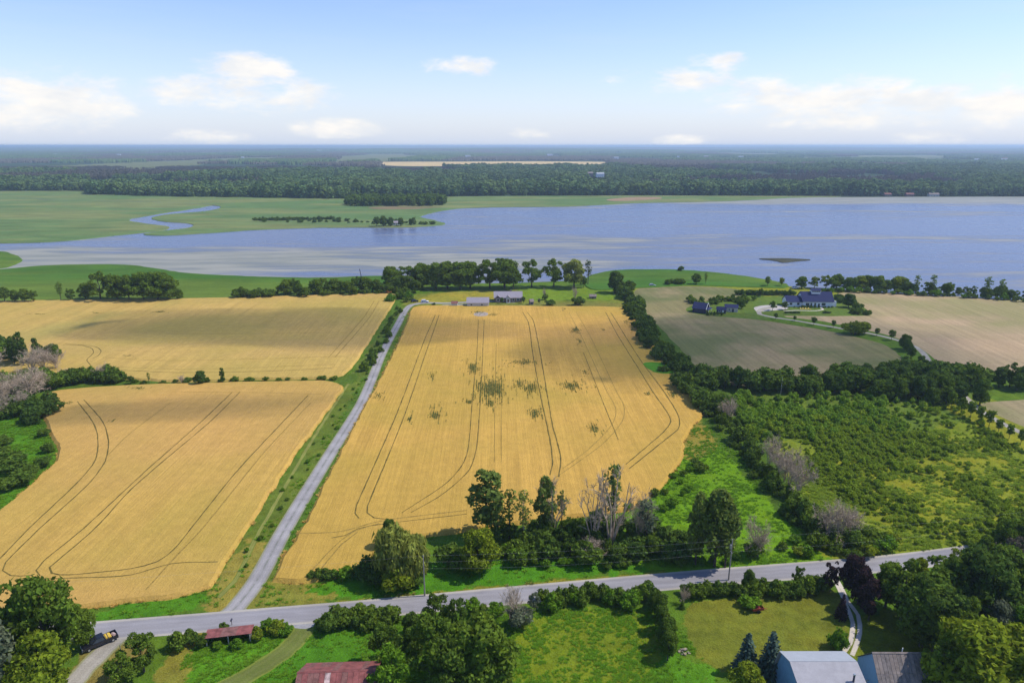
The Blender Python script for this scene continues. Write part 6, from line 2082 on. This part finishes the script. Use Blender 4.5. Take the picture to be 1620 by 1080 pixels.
wire(t0, t1, .05, 'upper wire from the willow pole to the transformer pole')
wire(t0, t1, -1.45, 'lower wire from the willow pole to the transformer pole')
wire(t0, t1, -3.0, 'lowest cable from the willow pole to the transformer pole', 1.0)
wire(t1, t2, .05, 'upper wire from the transformer pole past the thicket')
wire(t1, t2, -3.0, 'lower cable from the transformer pole past the thicket', .9)
wire(tm, t0, .05, 'upper wire running to the willow pole past the driveway')
# thin mast in the hay belt
p = G(1234, 632)
o = thing('thin_mast', 'thin pale mast standing before the crosswise tree belt', 'mast', (p.x, p.y, 0))
MB().tube([(0, 0, -.2), (0, 0, 9)], [.05, .03], 6).build('mast_tube', MAT['wire'], o)
MB().box(-.25, .25, -.25, .25, 0, .12).build('base_plate', MAT['concrete'], o)
# leaning dark boom behind the shore trees
p = G(577, 462)
o = thing('loader_boom', 'thin dark leaning boom sticking up behind the shore trees', 'boom', (p.x, p.y, 0))
MB().tube([(0, 0, 0), (-2.4, 0, 15)], [.3, .2], 6).build('boom_arm', MAT['dark_wall'], o)
MB().box(-.9, .9, -.9, .9, 0, .9).build('boom_base', MAT['dark_wall'], o)
# orange tractor at the corner of the upper field
p = G(615, 465)
o = thing('orange_tractor', 'orange tractor at the corner of the upper wheat field', 'tractor', (p.x, p.y, WZ * 0))
MB().prism([(-1.8, .7), (1.9, .7), (1.9, 1.7), (.2, 1.8), (-1.8, 1.7)], -.5, .5, 'y').build('bonnet', MAT['orange_paint'], o)
MB().prism([(-1.6, 1.7), (-.1, 1.7), (-.3, 2.9), (-1.4, 2.9)], -.65, .65, 'y').build('cab', MAT['orange_paint'], o)
for wx_, wr_ in ((-1.2, .8), (1.3, .5)):
    for s in (-1, 1):
        MB().tube([(wx_, s * .6, wr_), (wx_, s * .95, wr_)], wr_, 14).build('wheel', MAT['tyre'], o)


def car(px, py, rz, label, paint, name, pickup=False, L=4.5, Wd=1.85):
    p = G(px, py)
    R = thing(name, label, 'pickup' if pickup else 'car', (p.x, p.y, .03), rz)
    h = L / 2
    w = Wd / 2
    if pickup:
        body = [(-h, .45), (h, .45), (h, .95), (h - 1.5, 1.08), (h - 1.9, 1.1), (-h, 1.1)]
        # lower body with an open bed
        MB().prism([(-h + 2.0, .42), (h - .1, .42), (h, .6), (h - .05, .98), (h - 1.45, 1.12), (-h + 2.0, 1.12)], -w, w, 'y').build('body', MAT[paint], R)
        bed = MB()
        bed.box(-h, -h + 2.0, -w, w, .42, .62)
        bed.box(-h, -h + 2.0, -w, -w + .08, .62, 1.12)
        bed.box(-h, -h + 2.0, w - .08, w, .62, 1.12)
        bed.box(-h, -h + .07, -w + .08, w - .08, .62, 1.12)
        bed.build('cargo_bed', MAT[paint], R)
        cab0, cab1 = -h + 2.02, h - 1.4
    else:
        MB().prism([(-h, .4), (h, .4), (h, .75), (h - 1.1, .95), (-h + .5, .98), (-h, .85)], -w, w, 'y').build('body', MAT[paint], R)
        cab0, cab1 = -h + .3, h - 1.1
    zr = 1.12 if pickup else .96
    top = zr + .68
    cabm = MB()
    vs = [(cab0, -w + .05, zr), (cab1, -w + .05, zr), (cab1, w - .05, zr), (cab0, w - .05, zr), (cab0 + .25, -w + .22, top), (cab1 - .8, -w + .22, top), (cab1 - .8, w - .22, top), (cab0 + .25, w - .22, top)]
    cabm.add(vs, [(0, 3, 2, 1), (4, 5, 6, 7), (0, 1, 5, 4), (1, 2, 6, 5), (2, 3, 7, 6), (3, 0, 4, 7)])
    c = cabm.build('cab', MAT[paint], R)

    def pane(q, nm):
        q = [Vector(a) for a in q]
        ctr = sum(q, Vector()) / 4
        q = [ctr + (a - ctr) * .82 for a in q]
        MB().slab(q, .02).build(nm, MAT['glass'], c)
    V_ = [Vector(a) for a in vs]
    pane([V_[1], V_[2], V_[6], V_[5]], 'windscreen')
    pane([V_[3], V_[0], V_[4], V_[7]], 'rear_window')
    pane([V_[0], V_[1], V_[5], V_[4]], 'side_window')
    pane([V_[2], V_[3], V_[7], V_[6]], 'side_window')
    for wx_ in (-h + .95, h - .95):
        for s in (-1, 1):
            t = MB().tube([(wx_, s * (w - .2), .38), (wx_, s * (w + .03), .38)], .38, 14).build('wheel', MAT['tyre'], R)
            MB().tube([(wx_, s * (w + .031), .38), (wx_, s * (w + .05), .38)], .2, 10).build('rim', MAT['steel'], t)
    for s in (-1, 1):
        MB().box(h - .02, h + .03, s * (w - .3) - .17, s * (w - .3) + .17, .68, .88).build('headlight', MAT['lamp'], R)
        MB().box(-h - .03, -h + .01, s * (w - .15) - .09, s * (w - .15) + .09, .75, 1.0).build('tail_light', MAT['red_paint'], R)
    MB().box(h, h + .08, -w + .05, w - .05, .42, .6).build('bumper', MAT['steel'], R)
    return R


a, b = G(178, 1009), G(141, 1025)
ang = math.atan2(b.y - a.y, b.x - a.x)
tr = car(158.5, 1018.5, ang, 'black pickup truck with loaded bed parked on the gravel lane', 'black_paint', 'pickup_truck', True, 5.9, 2.05)
dv = Vector((math.cos(ang), math.sin(ang), 0))
pv = Vector(tr.location)
o = thing('yellow_load', 'yellow bundle lying in the black pickup bed', 'bundle', pv - dv * 1.35 + Vector((0, 0, .63)), ang)
MB().prism([(-.55, 0), (.5, 0), (.55, .45), (.3, .62), (-.35, .58), (-.58, .4)], -.75, .7, 'y').build('wrapped_bundle', MAT['yellow'], o)
MB().box(-.05, .05, -.78, .73, .3, .64).build('strap', MAT['dark_wall'], o)
o = thing('white_sack', 'pinkish white sack at the tail of the pickup bed', 'sack', pv - dv * 2.4 + Vector((0, 0, .63)), ang + .3)
MB().prism([(-.28, 0), (.28, 0), (.32, .25), (.1, .45), (-.25, .4), (-.34, .2)], -.45, .4, 'y').build('sack_body', MAT['rust_pale'], o)
MB().box(-.06, .06, -.5, -.44, .15, .4).build('sack_neck', MAT['trim'], o)
car(656, 477.5, .2, 'dark car parked at the driveway bend', 'black_paint', 'parked_car')
car(672, 478.2, .1, 'white car parked on the gravel past the bend', 'white_wall', 'parked_car')
car(1032, 452.6, .1, 'grey car parked at the top of the olive hay field', 'steel', 'parked_car')
car(1258, 456.5, .4, 'white car parked by the shore bushes behind the farmhouse', 'white_wall', 'parked_car')
# mailbox
p = G(367, 988)
o = thing('mailbox', 'dark mailbox on a post beside the road opposite the driveway', 'mailbox', (p.x, p.y, 0), .1)
MB().box(-.05, .05, -.05, .05, -.1, 1.05).build('post', MAT['wood_grey'], o)
MB().prism([(-.14, 1.05), (.14, 1.05), (.14, 1.25), (.07, 1.33), (-.07, 1.33), (-.14, 1.25)], -.3, .3, 'y').build('box', MAT['dark_wall'], o)
# lane marker post
p = G(191.5, 1031)
o = thing('fence_post', 'lone dark fence post beside the gravel lane', 'post', (p.x, p.y, 0))
MB().tube([(0, 0, -.2), (0, 0, 1.5)], [.09, .07], 7).build('stake', MAT['wood_grey'], o)
MB().tube([(0, 0, 1.5), (0, 0, 1.58)], [.08, .02], 7).build('cap', MAT['dark_wall'], o)
# red cart on the lawn
p = G(1197, 966)
o = thing('garden_cart', 'rusty red two-wheeled cart on the mown lawn', 'cart', (p.x, p.y, 0), .15)
c = MB()
c.box(-1.2, 1.2, -.7, .7, .55, .62)
c.box(-1.2, 1.2, -.7, -.64, .62, 1.05)
c.box(-1.2, 1.2, .64, .7, .62, 1.05)
c.box(-1.2, -1.14, -.64, .64, .62, 1.05)
c.box(1.14, 1.2, -.64, .64, .62, 1.05)
c.build('cart_box', MAT['red_paint'], o)
MB().tube([(1.2, 0, .58), (2.2, 0, .3)], .05, 6).build('drawbar', MAT['red_paint'], o)
for s in (-1, 1):
    MB().tube([(0, s * .75, .35), (0, s * .9, .35)], .35, 12).build('wheel', MAT['tyre'], o)
# pile of cut brush on the lawn corner
p = G(1083, 1031)
o = thing('stone_heap', 'small heap of pale field stones beside the dividing trees', 'stone heap', (p.x, p.y, 0))
rr = random.Random(3)
MAT['stone_tan'] = plain('stone_tan', (.34, .28, .18), .9, .1, .2)
for k in range(26):
    q = 1.0 * math.sqrt(rr.random())
    a_ = rr.random() * 6.28
    s = rr.uniform(.12, .24)
    z_ = max(.08, .45 * (1 - q / 1.1))
    V0 = [(math.cos(t) * s * rr.uniform(.8, 1.1), math.sin(t) * s * rr.uniform(.8, 1.1), dz) for dz in (-.6 * s, .5 * s) for t in (0, 1.05, 2.1, 3.14, 4.2, 5.2)]
    st = MB().add([(q * math.cos(a_) + v[0], q * math.sin(a_) + v[1], z_ + v[2]) for v in V0], [(0, 1, 7, 6), (1, 2, 8, 7), (2, 3, 9, 8), (3, 4, 10, 9), (4, 5, 11, 10), (5, 0, 6, 11), (6, 7, 8, 9, 10, 11), (5, 4, 3, 2, 1, 0)])
    st.build('stone', MAT['stone_tan' if k % 2 else 'wood_grey'], o)

# ------------------------------------------------------------------ haze: one closed box of even, thin air
m, b = newmat('haze_air')
vol = b.n('ShaderNodeVolumePrincipled')
vol.inputs['Color'].default_value = (.62, .78, 1.0, 1)
vol.inputs['Density'].default_value = 0.00010
vol.inputs['Anisotropy'].default_value = .2
o_ = b.n('ShaderNodeOutputMaterial')
b.nt.links.new(vol.outputs[0], o_.inputs[1])
hz = MB().box(-60000 * 9, 60000 * 9, -9000, 70000, -12, 97).build('haze', m)
tag(hz, 'thin pale summer haze over the whole landscape', 'haze', kind='stuff')

# two small thin cumulus clouds drifting over the fields, well above the frame, whose shade lies on the crops
m, b = newmat('cloud_vapour')
vol = b.n('ShaderNodeVolumePrincipled')
vol.inputs['Color'].default_value = (1, 1, 1, 1)
vol.inputs['Density'].default_value = 0.009
vol.inputs['Anisotropy'].default_value = .5
o_ = b.n('ShaderNodeOutputMaterial')
b.nt.links.new(vol.outputs[0], o_.inputs[1])


def cloud(px, py, rx, ry, rz, alt, label, seed, ang=0.0):
    import bmesh
    bm = bmesh.new()
    bmesh.ops.create_icosphere(bm, subdivisions=4, radius=1.0)
    for v in bm.verts:
        k = float(fbm(np.array([v.co.x * 2.2 + seed]), np.array([v.co.y * 2.2 + v.co.z * 1.3]), seed, 3)[0])
        v.co *= .55 + .9 * k
        v.co = Vector((v.co.x * rx, v.co.y * ry, v.co.z * (rz if v.co.z > 0 else rz * .5)))
    me = bpy.data.meshes.new('cumulus_cloud')
    bm.to_mesh(me)
    bm.free()
    o = link('cumulus_cloud', me, m)
    c = G(px, py) + sd * (alt / sd.z)
    o.location = (c.x, c.y, alt)
    o.rotation_euler = (0, 0, ang)
    tag(o, label, 'cloud')


cloud(425, 519, 115, 42, 60, 520, 'small thin cumulus cloud drifting high above the upper wheat field', 3, -.1)
cloud(1190, 545, 120, 60, 55, 560, 'small thin cumulus cloud drifting high above the olive hay field', 8, .1)
cloud(290, 650, 60, 14, 40, 480, 'narrow wisp of cloud high above the lower left wheat field', 5, .15)
